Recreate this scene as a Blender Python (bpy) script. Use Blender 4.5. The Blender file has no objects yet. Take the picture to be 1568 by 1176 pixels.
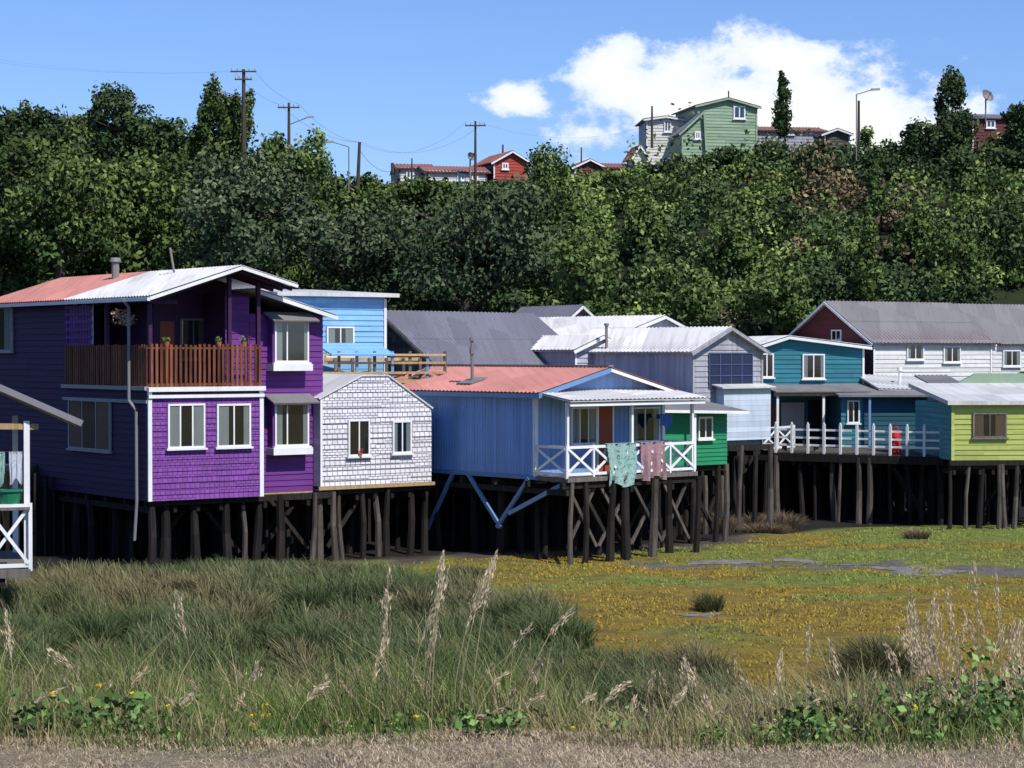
import bpy, math, random
import numpy as np
from mathutils import Vector
random.seed(7)
RG = np.random.default_rng(7)
FP = 3200.0; CZ = 6.8
# survey helpers: bearing/elevation measured from the photo at a known depth -> world metres
def X(u, d): return (u-784)/FP*d
def Z(v, d): return CZ-(v-540)/FP*d

scene = bpy.context.scene
COL = scene.collection

# ------------------------------------------------------------------ noise
_H = RG.random((256, 256))
def vnoise(x, y):
    x = np.asarray(x, float); y = np.asarray(y, float)
    xi = np.floor(x).astype(int); yi = np.floor(y).astype(int)
    fx = x-xi; fy = y-yi
    fx = fx*fx*(3-2*fx); fy = fy*fy*(3-2*fy)
    a = _H[xi % 256, yi % 256]; b = _H[(xi+1) % 256, yi % 256]
    c = _H[xi % 256, (yi+1) % 256]; d = _H[(xi+1) % 256, (yi+1) % 256]
    return (a*(1-fx)+b*fx)*(1-fy)+(c*(1-fx)+d*fx)*fy
def fbm(x, y, o=4):
    s = 0; a = .5; t = 0
    for i in range(o):
        s = s+a*vnoise(np.asarray(x)*2**i+17*i, np.asarray(y)*2**i+31*i); t += a; a *= .5
    return s/t

# ------------------------------------------------------------------ materials
def base_mat(name):
    m = bpy.data.materials.new(name); m.use_nodes = True
    nt = m.node_tree; b = nt.nodes['Principled BSDF']
    return m, nt, b
def N(nt, t, **k):
    n = nt.nodes.new(t)
    for a, v in k.items(): setattr(n, a, v)
    return n
def L(nt, a, b): nt.links.new(a, b)
def rgb(c): return (c[0], c[1], c[2], 1)
def mixc(nt, fac, c1, c2, bt='MIX'):
    n = N(nt, 'ShaderNodeMix', data_type='RGBA', blend_type=bt)
    for s, v in ((0, fac), (6, c1), (7, c2)):
        if hasattr(v, 'links'): L(nt, v, n.inputs[s])
        elif s == 0: n.inputs[0].default_value = v
        else: n.inputs[s].default_value = rgb(v)
    return n.outputs[2]
def noise_fac(nt, vec, scale, detail=4, lo=.35, hi=.65, rough=.6):
    n = N(nt, 'ShaderNodeTexNoise'); n.inputs['Scale'].default_value = scale
    n.inputs['Detail'].default_value = detail; n.inputs['Roughness'].default_value = rough
    if vec is not None: L(nt, vec, n.inputs['Vector'])
    r = N(nt, 'ShaderNodeMapRange'); r.inputs[1].default_value = lo; r.inputs[2].default_value = hi
    L(nt, n.outputs['Fac'], r.inputs[0]); return r.outputs[0]
def streak_vec(nt, sx, sy):
    uv = N(nt, 'ShaderNodeUVMap'); mp = N(nt, 'ShaderNodeMapping')
    mp.inputs['Scale'].default_value = (sx, sy, 1); L(nt, uv.outputs[0], mp.inputs[0]); return mp.outputs[0]
def paint(name, col, rough=.6, dirt=.35, dirtcol=None, var=.12, planks=0.0, vertical=False):
    m, nt, b = base_mat(name)
    dc = dirtcol or (col[0]*.45+.03, col[1]*.45+.03, col[2]*.45+.02)
    f1 = noise_fac(nt, streak_vec(nt, 2.2, .35), 1.6, 5, .45, .8)
    mu = N(nt, 'ShaderNodeMath', operation='MULTIPLY'); mu.inputs[1].default_value = dirt; L(nt, f1, mu.inputs[0])
    c = mixc(nt, mu.outputs[0], col, dc)
    f2 = noise_fac(nt, streak_vec(nt, 1, 1), .7, 3, .3, .7)
    c2 = mixc(nt, f2, tuple(1-var for _ in range(3)), (1+var*.4,)*3)
    c = mixc(nt, 1.0, c, c2, 'MULTIPLY')
    if planks:
        uv = N(nt, 'ShaderNodeUVMap'); sp = N(nt, 'ShaderNodeSeparateXYZ'); L(nt, uv.outputs[0], sp.inputs[0])
        q = N(nt, 'ShaderNodeMath', operation='DIVIDE'); q.inputs[1].default_value = planks
        L(nt, sp.outputs[0 if vertical else 1], q.inputs[0])
        fl = N(nt, 'ShaderNodeMath', operation='FLOOR'); L(nt, q.outputs[0], fl.inputs[0])
        wn = N(nt, 'ShaderNodeTexWhiteNoise', noise_dimensions='1D'); L(nt, fl.outputs[0], wn.inputs['W'])
        pc = mixc(nt, wn.outputs['Value'], (.82,)*3, (1.06,)*3)
        c = mixc(nt, 1.0, c, pc, 'MULTIPLY')
        fr = N(nt, 'ShaderNodeMath', operation='FRACT'); L(nt, q.outputs[0], fr.inputs[0])
        bp = N(nt, 'ShaderNodeBump'); bp.inputs['Distance'].default_value = .02; bp.inputs['Strength'].default_value = .8
        L(nt, fr.outputs[0], bp.inputs['Height']); L(nt, bp.outputs[0], b.inputs['Normal'])
    L(nt, c, b.inputs['Base Color']); b.inputs['Roughness'].default_value = rough
    b.inputs['Specular IOR Level'].default_value = .3
    return m
def shingle(name, col, gap, bw=.16, rh=.17, var=.25, mort=.012):
    m, nt, b = base_mat(name)
    uv = N(nt, 'ShaderNodeUVMap'); br = N(nt, 'ShaderNodeTexBrick')
    L(nt, uv.outputs[0], br.inputs['Vector'])
    br.inputs['Scale'].default_value = 1; br.inputs['Brick Width'].default_value = bw
    br.inputs['Row Height'].default_value = rh; br.inputs['Mortar Size'].default_value = mort
    br.inputs['Mortar Smooth'].default_value = .3
    br.inputs['Color1'].default_value = rgb(col); br.inputs['Color2'].default_value = rgb([c*(1-var) for c in col])
    br.inputs['Mortar'].default_value = rgb(gap)
    f2 = noise_fac(nt, streak_vec(nt, 1, .5), 1.3, 5, .3, .75)
    c2 = mixc(nt, f2, (1.05,)*3, (.74,)*3)
    c = mixc(nt, 1.0, br.outputs['Color'], c2, 'MULTIPLY')
    L(nt, c, b.inputs['Base Color']); b.inputs['Roughness'].default_value = .75
    return m
def metal(name, col, rust=(.20, .10, .06), amt=.3, rough=.5, met=0.0, sheet=.9):
    m, nt, b = base_mat(name)
    uv = N(nt, 'ShaderNodeUVMap'); sp = N(nt, 'ShaderNodeSeparateXYZ'); L(nt, uv.outputs[0], sp.inputs[0])
    q = N(nt, 'ShaderNodeMath', operation='DIVIDE'); q.inputs[1].default_value = sheet; L(nt, sp.outputs[0], q.inputs[0])
    q2 = N(nt, 'ShaderNodeMath', operation='DIVIDE'); q2.inputs[1].default_value = 2.3; L(nt, sp.outputs[1], q2.inputs[0])
    f1 = N(nt, 'ShaderNodeMath', operation='FLOOR'); L(nt, q.outputs[0], f1.inputs[0])
    f2 = N(nt, 'ShaderNodeMath', operation='FLOOR'); L(nt, q2.outputs[0], f2.inputs[0])
    cb = N(nt, 'ShaderNodeCombineXYZ'); L(nt, f1.outputs[0], cb.inputs[0]); L(nt, f2.outputs[0], cb.inputs[1])
    wn = N(nt, 'ShaderNodeTexWhiteNoise', noise_dimensions='2D'); L(nt, cb.outputs[0], wn.inputs['Vector'])
    sh = mixc(nt, wn.outputs['Value'], (.80,)*3, (1.06,)*3)
    st = noise_fac(nt, streak_vec(nt, 3.5, .25), 1.5, 6, .48, .76)
    mu = N(nt, 'ShaderNodeMath', operation='MULTIPLY'); mu.inputs[1].default_value = amt; L(nt, st, mu.inputs[0])
    c = mixc(nt, mu.outputs[0], col, rust)
    c = mixc(nt, 1.0, c, sh, 'MULTIPLY')
    L(nt, c, b.inputs['Base Color']); b.inputs['Roughness'].default_value = rough; b.inputs['Metallic'].default_value = met
    return m
def wood(name, col, dark=None, rough=.85):
    m, nt, b = base_mat(name)
    tc = N(nt, 'ShaderNodeTexCoord'); mp = N(nt, 'ShaderNodeMapping'); mp.inputs['Scale'].default_value = (6, 6, .8)
    L(nt, tc.outputs['Object'], mp.inputs[0])
    f = noise_fac(nt, mp.outputs[0], 1.5, 5, .3, .7)
    c = mixc(nt, f, dark or [v*.5 for v in col], col)
    oi = N(nt, 'ShaderNodeNewGeometry'); rr = mixc(nt, oi.outputs['Random Per Island'], (.55,)*3, (1.3,)*3)
    c = mixc(nt, 1.0, c, rr, 'MULTIPLY')
    L(nt, c, b.inputs['Base Color']); b.inputs['Roughness'].default_value = rough
    b.inputs['Specular IOR Level'].default_value = .2
    return m
def glassmat():
    m = bpy.data.materials.new('window_glass'); m.use_nodes = True; nt = m.node_tree; nt.nodes.clear()
    o = N(nt, 'ShaderNodeOutputMaterial'); g = N(nt, 'ShaderNodeBsdfGlossy'); t = N(nt, 'ShaderNodeBsdfTransparent')
    g.inputs['Roughness'].default_value = .04; g.inputs['Color'].default_value = (.8, .85, .9, 1)
    t.inputs['Color'].default_value = (.55, .6, .62, 1)
    mx = N(nt, 'ShaderNodeMixShader'); mx.inputs[0].default_value = .12
    L(nt, t.outputs[0], mx.inputs[1]); L(nt, g.outputs[0], mx.inputs[2]); L(nt, mx.outputs[0], o.inputs[0])
    return m
def leafmat(name, tr=.2):
    m = bpy.data.materials.new(name); m.use_nodes = True; nt = m.node_tree; nt.nodes.clear()
    o = N(nt, 'ShaderNodeOutputMaterial'); p = N(nt, 'ShaderNodeBsdfDiffuse')
    a = N(nt, 'ShaderNodeVertexColor', layer_name='Col'); L(nt, a.outputs[0], p.inputs['Color'])
    if tr:
        t = N(nt, 'ShaderNodeBsdfTranslucent'); L(nt, a.outputs[0], t.inputs['Color'])
        mx = N(nt, 'ShaderNodeMixShader'); mx.inputs[0].default_value = tr
        L(nt, p.outputs[0], mx.inputs[1]); L(nt, t.outputs[0], mx.inputs[2]); L(nt, mx.outputs[0], o.inputs[0])
    else: L(nt, p.outputs[0], o.inputs[0])
    return m

M = {}
M['purple_sh'] = shingle('purple_shingles', (.23, .055, .34), (.05, .013, .09), .17, .18, .25)
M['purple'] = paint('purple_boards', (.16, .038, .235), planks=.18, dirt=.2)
M['purple_dk'] = paint('shade_darkened_purple_paint', (.042, .009, .050), planks=.2, dirt=.2, dirtcol=(.022, .007, .027))  # side walls' shade put into the colour; dark posts and rafters share it
M['white'] = paint('white_paint', (.78, .78, .76), dirt=.25)
M['white_wall'] = paint('white_wall_boards', (.72, .71, .67), planks=.2, dirt=.35, dirtcol=(.4, .38, .33))
M['white_sh'] = shingle('white_shingles', (.74, .72, .74), (.20, .18, .22), .2, .17, .12, .016)
M['blue'] = paint('blue_boards', (.24, .41, .72), planks=.14, vertical=True, dirt=.35)
M['blue_lt'] = paint('light_blue_boards', (.24, .50, .80), planks=.2, dirt=.25)
M['blue_beam'] = paint('blue_beam_paint', (.14, .25, .45), dirt=.4)
M['green'] = paint('green_boards', (.02, .26, .11), planks=.15, dirt=.25)
M['teal'] = paint('teal_boards', (.03, .19, .24), planks=.2, dirt=.2)
M['teal_dk'] = paint('dark_teal_boards', (.015, .085, .12), planks=.2, dirt=.2)
M['yellow'] = paint('yellow_green_boards', (.42, .47, .12), planks=.2, dirt=.25)
M['turq'] = paint('turquoise_boards', (.07, .33, .36), planks=.2, dirt=.2)
M['red_dk'] = paint('dark_red_boards', (.14, .035, .035), planks=.2)
M['red'] = paint('red_boards', (.42, .06, .04), planks=.2)
M['grey_wall'] = paint('grey_metal_wall', (.36, .37, .41), planks=.12, vertical=True, dirt=.6, dirtcol=(.2, .17, .15))
M['lilac_wall'] = paint('lilac_metal_wall', (.50, .50, .58), planks=.12, vertical=True, dirt=.5)
M['pale_wall'] = paint('pale_blue_wall', (.52, .60, .68), planks=.2, dirt=.4)
M['old_wall'] = wood('weathered_boards', (.19, .17, .15))
M['sage'] = paint('sage_green_boards', (.28, .39, .26), planks=.25, dirt=.2)
M['roof_pink'] = metal('salmon_roof_sheets', (.52, .22, .18), (.33, .12, .09), .6)
M['roof_white'] = metal('galvanised_roof_sheets', (.66, .65, .63), (.32, .26, .21), .55, .4)
M['roof_grey'] = metal('old_grey_roof_sheets', (.15, .15, .185), (.08, .07, .07), .5)
M['roof_mid'] = metal('mid_grey_roof_sheets', (.21, .20, .20), (.12, .10, .09), .5)
M['roof_red'] = metal('red_roof_sheets', (.30, .12, .09), (.2, .08, .06), .4)
M['stilt'] = wood('shaded_stilt_timber', (.030, .024, .020), (.010, .009, .008))  # darkened timber, under-house shade put into its colour
M['stilt_lt'] = wood('lit_grey_stilt_timber', (.13, .112, .095), (.04, .034, .028))  # lighter grey copy for posts in the sun
M['rail_wood'] = wood('stained_rail_timber', (.24, .085, .038), (.10, .035, .016), .5)
M['plank'] = wood('new_timber', (.48, .33, .16), (.30, .2, .1))
M['dark'] = paint('dark_interior', (.012, .012, .014))
M['curtain'] = paint('curtain_cloth', (.62, .60, .55), rough=.9)
M['curtain2'] = paint('brown_curtain', (.30, .17, .12), rough=.9)
M['glass'] = glassmat()
M['flue'] = metal('flue_metal', (.22, .2, .19), amt=.6)
M['pipe'] = paint('grey_downpipe', (.22, .21, .23))
M['door'] = paint('brown_door', (.30, .07, .035))
M['leaf'] = leafmat('foliage_leaves', 0)
M['grass'] = leafmat('grass_blades', .2)
M['bark'] = wood('bark', (.10, .08, .06))
M['pole'] = wood('pole_timber', (.09, .07, .055))
M['wire'] = paint('wire', (.05, .05, .05))
M['gas'] = paint('red_cylinder_paint', (.6, .03, .03), rough=.35)
M['tub'] = paint('green_plastic', (.02, .20, .10), rough=.4)
M['navyglass'] = paint('blue_tinted_panes', (.02, .03, .07), rough=.12)
M['navybar'] = paint('navy_window_bars', (.06, .09, .2))
M['concrete'] = paint('concrete', (.35, .34, .33))
M['terracotta'] = paint('terracotta', (.4, .13, .06))

def clothmat(name, c1, c2, sc=9):
    m, nt, b = base_mat(name)
    v = N(nt, 'ShaderNodeTexVoronoi'); v.inputs['Scale'].default_value = sc
    L(nt, streak_vec(nt, 1, 1), v.inputs['Vector'])
    r = N(nt, 'ShaderNodeMapRange'); r.inputs[1].default_value = .25; r.inputs[2].default_value = .5
    L(nt, v.outputs['Distance'], r.inputs[0])
    c = mixc(nt, r.outputs[0], c1, c2); L(nt, c, b.inputs['Base Color']); b.inputs['Roughness'].default_value = .95
    return m
M['cl_teal'] = clothmat('teal_patterned_cloth', (.07, .20, .20), (.28, .42, .37))
M['cl_pink'] = clothmat('dusty_pink_cloth', (.26, .15, .17), (.33, .20, .22), 4)
M['cl_blue'] = clothmat('blue_cloth', (.05, .10, .35), (.06, .14, .42), 4)
M['cl_grey'] = clothmat('grey_cloth', (.35, .38, .45), (.5, .52, .58), 3)

# ------------------------------------------------------------------ mesh parts
class Part:
    def __init__(s, name, parent, mat):
        s.name, s.parent, s.mat = name, parent, mat; s.v = []; s.f = []
    def face(s, pts):
        i = len(s.v); s.v += [tuple(p) for p in pts]; s.f.append(tuple(range(i, i+len(pts))))
    def hexa(s, p):  # p: 4 bottom, 4 top
        i = len(s.v); s.v += [tuple(q) for q in p]
        for a in ((0, 1, 2, 3), (4, 5, 6, 7), (0, 1, 5, 4), (1, 2, 6, 5), (2, 3, 7, 6), (3, 0, 4, 7)):
            s.f.append(tuple(i+k for k in a))
    def box(s, fr, x0, x1, o0, o1, z0, z1):
        s.hexa([fr.p(x0, o0, z0), fr.p(x1, o0, z0), fr.p(x1, o1, z0), fr.p(x0, o1, z0),
                fr.p(x0, o0, z1), fr.p(x1, o0, z1), fr.p(x1, o1, z1), fr.p(x0, o1, z1)])
    def prism(s, fr, poly, o0, o1):
        n = len(poly); i = len(s.v)
        s.v += [fr.p(x, o0, z) for x, z in poly]+[fr.p(x, o1, z) for x, z in poly]
        s.f.append(tuple(range(i, i+n))); s.f.append(tuple(range(i+n, i+2*n)))
        for k in range(n):
            j = (k+1) % n; s.f.append((i+k, i+j, i+n+j, i+n+k))
    def slab(s, a, b, c, d, t):
        a, b, c, d = map(Vector, (a, b, c, d)); n = (b-a).cross(d-a).normalized()
        if n.z < 0: n = -n
        s.hexa([a-n*t, b-n*t, c-n*t, d-n*t, a, b, c, d])
    def corr(s, a, b, c, d, pitch=.2, amp=.022, t=.03):
        a, b, c, d = map(Vector, (a, b, c, d)); n = (b-a).cross(d-a).normalized()
        if n.z < 0: n = -n
        s.slab(a-n*(amp+.012), b-n*(amp+.012), c-n*(amp+.012), d-n*(amp+.012), t)
        k = max(2, int((b-a).length/pitch*4)); i = len(s.v)
        m = max(1, int((d-a).length/1.8))
        for r in range(m):
            t0 = r/m; t1 = min(1, (r+1)/m+.02/m); i = len(s.v)
            wob = random.uniform(-.006, .006)
            for q in range(k+1):
                h = amp*math.sin(q*math.pi/2)+wob; u = q/k
                lo = a.lerp(b, u); hi = d.lerp(c, u)
                s.v.append(tuple(lo.lerp(hi, t0)+n*(h+.010))); s.v.append(tuple(lo.lerp(hi, t1)+n*h))
            for q in range(k): s.f.append((i+2*q, i+2*q+2, i+2*q+3, i+2*q+1))
    def cyl(s, p0, p1, r0, r1=None, n=8):
        r1 = r0 if r1 is None else r1
        p0, p1 = Vector(p0), Vector(p1); ax = (p1-p0).normalized()
        t = ax.cross(Vector((.3, .8, .1))).normalized(); b = ax.cross(t); i = len(s.v)
        for k in range(n):
            a = 2*math.pi*k/n; o = t*math.cos(a)+b*math.sin(a)
            s.v.append(tuple(p0+o*r0)); s.v.append(tuple(p1+o*r1))
        for k in range(n):
            j = (k+1) % n; s.f.append((i+2*k, i+2*j, i+2*j+1, i+2*k+1))
        s.f.append(tuple(i+2*k for k in range(n))); s.f.append(tuple(i+2*k+1 for k in range(n)))
    def beam(s, p0, p1, w, h=None):
        h = h or w; p0, p1 = Vector(p0), Vector(p1); ax = (p1-p0).normalized()
        up = Vector((0, 0, 1)) if abs(ax.z) < .95 else Vector((1, 0, 0))
        t = ax.cross(up).normalized()*w/2; b = t.cross(ax).normalized()*h/2
        s.hexa([p0-t-b, p0+t-b, p0+t+b, p0-t+b, p1-t-b, p1+t-b, p1+t+b, p1-t+b])
    def siding(s, fr, x0, x1, z0, z1, o=.0, step=.18, top=None):
        z = z0
        while z < z1-.02:
            zt = min(z+step, z1); xa, xb = x0, x1
            if top:
                xs = np.linspace(x0, x1, 80); ok = np.interp(xs, [p[0] for p in top], [p[1] for p in top]) >= z+step*.6
                if not ok.any(): break
                xa, xb = xs[ok][0], xs[ok][-1]
            cuts = [xa]
            while cuts[-1] < xb-.01: cuts.append(min(xb, cuts[-1]+random.uniform(1.2, 3.2)))
            for p, q in zip(cuts, cuts[1:]):
                l_ = .033+random.uniform(-.006, .007)
                s.face([fr.p(p, o+l_, z), fr.p(q, o+l_, z), fr.p(q, o+.006, zt), fr.p(p, o+.006, zt)])
                s.face([fr.p(p, o, z), fr.p(q, o, z), fr.p(q, o+l_, z), fr.p(p, o+l_, z)])
            z += step
    def build(s, smooth=False):
        if not s.v: return None
        me = bpy.data.meshes.new(s.name); me.from_pydata(s.v, [], s.f); me.validate()
        uvl = me.uv_layers.new(name='UVMap'); up = Vector((0, 0, 1))
        co = [Vector(q.co) for q in me.vertices]
        for p in me.polygons:
            n = p.normal
            if abs(n.z) > .999: a, b = Vector((1, 0, 0)), Vector((0, 1, 0))
            else:
                a = up.cross(n).normalized(); b = n.cross(a)
            for li in p.loop_indices:
                q = co[me.loops[li].vertex_index]; uvl.data[li].uv = (q.dot(a), q.dot(b))
        if smooth: me.polygons.foreach_set('use_smooth', [True]*len(me.polygons))
        me.materials.append(s.mat); ob = bpy.data.objects.new(s.name, me); COL.objects.link(ob)
        if s.parent: ob.parent = s.parent
        return ob

class Fr:
    def __init__(s, x, y, dx, do): s.o = (x, y); s.dx = dx; s.do = do
    def p(s, x, o, z): return (s.o[0]+s.dx[0]*x+s.do[0]*o, s.o[1]+s.dx[1]*x+s.do[1]*o, z)
    def reach(s, u, o=0):
        k = (u-784)/FP; x0, y0, _ = s.p(0, o, 0)
        return (k*y0-x0)/(s.dx[0]-k*s.dx[1])
def frames(x, y, deg):
    a = math.radians(deg); g = (math.cos(a), math.sin(a)); o = (math.sin(a), -math.cos(a))
    return Fr(x, y, g, o), Fr(x, y, (-o[0], -o[1]), (-g[0], -g[1]))

class Obj:
    def __init__(s, name):
        s.e = bpy.data.objects.new(name, None); COL.objects.link(s.e); s.parts = {}
        s.e.empty_display_size = .3
    def p(s, name, mat):
        k = (name, mat)
        if k not in s.parts: s.parts[k] = Part(name, s.e, M[mat])
        return s.parts[k]
    def build(s, smooth=()):
        for k, p in s.parts.items(): p.build(k[0] in smooth)

def window(H, fr, x0, x1, z0, z1, o=.0, mull=(.5,), frame='white', cur='curtain', fw=.06, open_l=.28, sill=True, hbar=None):
    W = H.p('window_frames', frame)
    W.box(fr, x0, x1, o, o+.075, z1-fw, z1); W.box(fr, x0, x1, o, o+.075, z0, z0+fw)
    W.box(fr, x0, x0+fw, o, o+.073, z0+fw, z1-fw); W.box(fr, x1-fw, x1, o, o+.073, z0+fw, z1-fw)
    for m in mull:
        c = x0+(x1-x0)*m; W.box(fr, c-fw*.4, c+fw*.4, o, o+.068, z0+fw, z1-fw)
    if hbar:
        c = z0+(z1-z0)*hbar; W.box(fr, x0+fw, x1-fw, o, o+.064, c-fw*.35, c+fw*.35)
    if sill: W.box(fr, x0-.06, x1+.06, o, o+.12, z0-.06, z0-.002)
    H.p('window_interior', 'dark').box(fr, x0+.02, x1-.02, o+.002, o+.038, z0+.02, z1-.02)
    if cur:
        C = H.p('curtains', cur); w = x1-x0-2*fw
        for a, b in ((x0+fw, x0+fw+w*open_l), (x1-fw-w*open_l*random.uniform(.4, 1.1), x1-fw)):
            k = 6
            for i in range(k):
                xa = a+(b-a)*i/k; xb = a+(b-a)*(i+1)/k
                oa = o+.041+(.008 if i % 2 else 0); ob = o+.041+(0 if i % 2 else .008)
                C.face([fr.p(xa, oa, z0+fw), fr.p(xb, ob, z0+fw), fr.p(xb, ob, z1-fw), fr.p(xa, oa, z1-fw)])
    H.p('window_glass', 'glass').face([fr.p(x0+fw, o+.056, z0+fw), fr.p(x1-fw, o+.056, z0+fw), fr.p(x1-fw, o+.056, z1-fw), fr.p(x0+fw, o+.056, z1-fw)])

# ------------------------------------------------------------------ terrain
SX = [-90, -30, -11, -3, 6, 12, 20, 40, 90]; SY = [64, 67, 71, 76, 81, 91, 92, 90, 86]
FY = [56, 59.5, 64.5, 69, 73.5, 80, 82.5, 80, 76]
def shore(x): return np.interp(x, SX, SY)
def frontl(x): return np.interp(x, SX, FY)
TU = np.array([-1200, -200, 0, 250, 420, 500, 650, 800, 950, 1050, 1300, 1568, 1900, 2600]); TX = (TU-784)/FP*135
TZ = [21, 20.8, 20.6, 20.0, 18.2, 17.0, 17.0, 17.2, 17.8, 18.8, 18.8, 19.4, 21, 21]
def gz(x, y):
    x = np.asarray(x, float); y = np.asarray(y, float)
    z = np.interp(y, [8.7, 14, 30, 36], [5.2, 3.9, .35, 0])
    z = z+np.where(y < 30, (fbm(x*.8, y*.8)-.5)*.12, (fbm(x*.35+9, y*.35)-.5)*.28)
    sh = shore(x); z = z+np.clip((y-sh)/.7, 0, 1)*3.0
    s = np.clip((y-95)/37, 0, 1)
    zt = np.interp(x, TX, TZ)
    z = z+(zt-3)*s**.85+np.clip((y-96)/10, 0, 1)*(fbm(x*.12+3, y*.12)-.5)*2.0*np.clip((132-y)/10, 0, 1)
    return z
def gz1(x, y): return float(gz(x, y))
def gx(y): return np.interp(y, [34, 38, 40, 42, 45, 52, 57, 61.5, 64, 67, 70], [30, 14, 5.2, 3.1, 1.3, .6, -1.2, -3.2, -6.5, -11, -20])

xs = np.concatenate([[-3000, -900, -300, -140, -90], np.arange(-70, -30, .5), np.arange(-30, 30, .25), np.arange(30, 70.01, .5), [90, 140, 300, 900, 3000]])
ys = np.concatenate([[-3000, -600, -100, -30, -8], np.arange(0, 42, .5), np.arange(42, 100, .3), np.arange(100, 150, 1.), [165, 200, 300, 700, 3000]])
GX, GY = np.meshgrid(xs, ys); GZ = gz(GX, GY)
nx_, ny_ = len(xs), len(ys)
me = bpy.data.meshes.new('ground')
V = np.stack([GX, GY, GZ], -1).reshape(-1, 3)
idx = np.arange(nx_*ny_).reshape(ny_, nx_)
Q = np.stack([idx[:-1, :-1], idx[:-1, 1:], idx[1:, 1:], idx[1:, :-1]], -1).reshape(-1, 4)
def fill_mesh(me, V, Q, C=None):
    k = Q.shape[1]
    me.vertices.add(len(V)); me.vertices.foreach_set('co', V.astype(np.float32).ravel())
    me.loops.add(Q.size); me.loops.foreach_set('vertex_index', Q.astype(np.int32).ravel())
    me.polygons.add(len(Q)); me.polygons.foreach_set('loop_start', np.arange(0, Q.size, k, dtype=np.int32))
    me.update(calc_edges=True)
    if C is not None:
        ca = me.color_attributes.new('Col', 'FLOAT_COLOR', 'POINT')
        C4 = np.concatenate([C, np.ones((len(C), 1))], 1).astype(np.float32); ca.data.foreach_set('color', C4.ravel())
x, y = V[:, 0], V[:, 1]
def lerp3(a, b, t): return a*(1-t[:, None])+b*t[:, None]
def lawn_t(x, y): return np.clip((fbm(x*.22, y*.45)-.50)*5+(y-60)*.05+np.clip((x-8)*.03, 0, .4), 0, 1)
def channel(x, y):
    band = np.exp(-((y-(66.5-(x-8)*.12+(fbm(x*.25, y*.5)-.5)*5))/2.3)**2)*np.clip((x-2.5)/2, 0, 1)
    return band*np.clip((fbm(x*.9+70, y*.8)-.40)*5, 0, 1)
n1 = fbm(x*.25, y*.5); n2 = fbm(x*.9+5, y*1.4+3)
ochre = np.array([.31, .225, .045]); green = np.array([.22, .26, .06]); mud = np.array([.15, .13, .12]); dk = np.array([.045, .055, .022])
straw = np.array([.40, .33, .23]); hillc = np.array([.032, .046, .018])
T1 = lambda c: np.tile(c, (len(x), 1))
C = lerp3(T1(ochre), T1(green), lawn_t(x, y))
C = lerp3(C, T1(np.array([.17, .12, .05])), np.clip((n2-.60)*7, 0, .6))
front = frontl(x)
C = lerp3(C, T1(mud*.75), np.clip((y-front+1.6+(n2-.5)*6)/1.5, 0, 1)*np.clip((10-x)/2, 0, 1))
C = lerp3(C, T1(np.array([.20, .18, .165])), np.clip((channel(x, y)-.35)*5, 0, 1))
C = lerp3(C, T1(mud*.18), np.clip((y-front-.2)/1.0, 0, 1)*(y < 96))  # ground beneath the houses darkened, their shade painted in
gm = np.clip((gx(y)-x)/1.2+(n2-.5), 0, 1)*(y < 72)*(y < front+1)
C = lerp3(C, T1(dk), gm)
C = lerp3(C, T1(straw), np.clip((9.1-y+(n2-.5))/.5, 0, 1)*(y < 12))
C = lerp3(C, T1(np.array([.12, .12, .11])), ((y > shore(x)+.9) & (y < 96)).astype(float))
C = lerp3(C, T1(hillc), np.clip((y-95)/2, 0, 1))
fill_mesh(me, V, Q, C)
me.polygons.foreach_set('use_smooth', [True]*len(me.polygons))
m, nt, b = base_mat('ground_surface')
a = N(nt, 'ShaderNodeVertexColor', layer_name='Col'); tc = N(nt, 'ShaderNodeTexCoord')
f = noise_fac(nt, tc.outputs['Object'], 1.6, 6, .3, .7, .75)
c = mixc(nt, 1.0, a.outputs[0], mixc(nt, f, (.55, .57, .58), (1.4, 1.35, 1.2)), 'MULTIPLY')
f2 = noise_fac(nt, tc.outputs['Object'], 14, 5, .3, .7, .8)
c = mixc(nt, 1.0, c, mixc(nt, f2, (.7,)*3, (1.3,)*3), 'MULTIPLY')
L(nt, c, b.inputs['Base Color']); b.inputs['Roughness'].default_value = .9; b.inputs['Specular IOR Level'].default_value = .2
bp = N(nt, 'ShaderNodeBump'); bp.inputs['Distance'].default_value = .1; bp.inputs['Strength'].default_value = .8
L(nt, f2, bp.inputs['Height']); L(nt, bp.outputs[0], b.inputs['Normal'])
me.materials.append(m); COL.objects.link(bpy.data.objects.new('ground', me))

mpud, nt, b = base_mat('puddle_surface'); tc = N(nt, 'ShaderNodeTexCoord')
f = noise_fac(nt, tc.outputs['Object'], 2.5, 6, .35, .65)
L(nt, mixc(nt, f, (.13, .115, .10), (.24, .22, .20)), b.inputs['Base Color']); b.inputs['Roughness'].default_value = .55; b.inputs['Specular IOR Level'].default_value = .35
def pool(cx, cy, rx, ry):
    P = []; n = 96
    for k in range(n):
        a = 2*math.pi*k/n; ca, sa = math.cos(a), math.sin(a)
        r = .1+1.8*float(fbm(cx+ca*2.4+50, cy+sa*2.4+50))
        px, py = cx+rx*r*ca, cy+ry*r*sa; P.append((px, py, gz1(px, py)+.012))
    c0 = (cx, cy, gz1(cx, cy)+.012)
    me = bpy.data.meshes.new('mud_puddle'); me.from_pydata(P+[c0], [], [(k, (k+1) % n, n) for k in range(n)])
    me.materials.append(mpud); COL.objects.link(bpy.data.objects.new('mud_puddle', me))
for (u, v, rx, ry) in ((1110, 862, 1.3, .7), (1225, 858, .9, .6), (1400, 876, 1.2, 1.1), (1300, 868, .7, .5), (1080, 940, .5, .4)):
    d = 21760/(v-540); pool(X(u, d), d, rx, ry)

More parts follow.
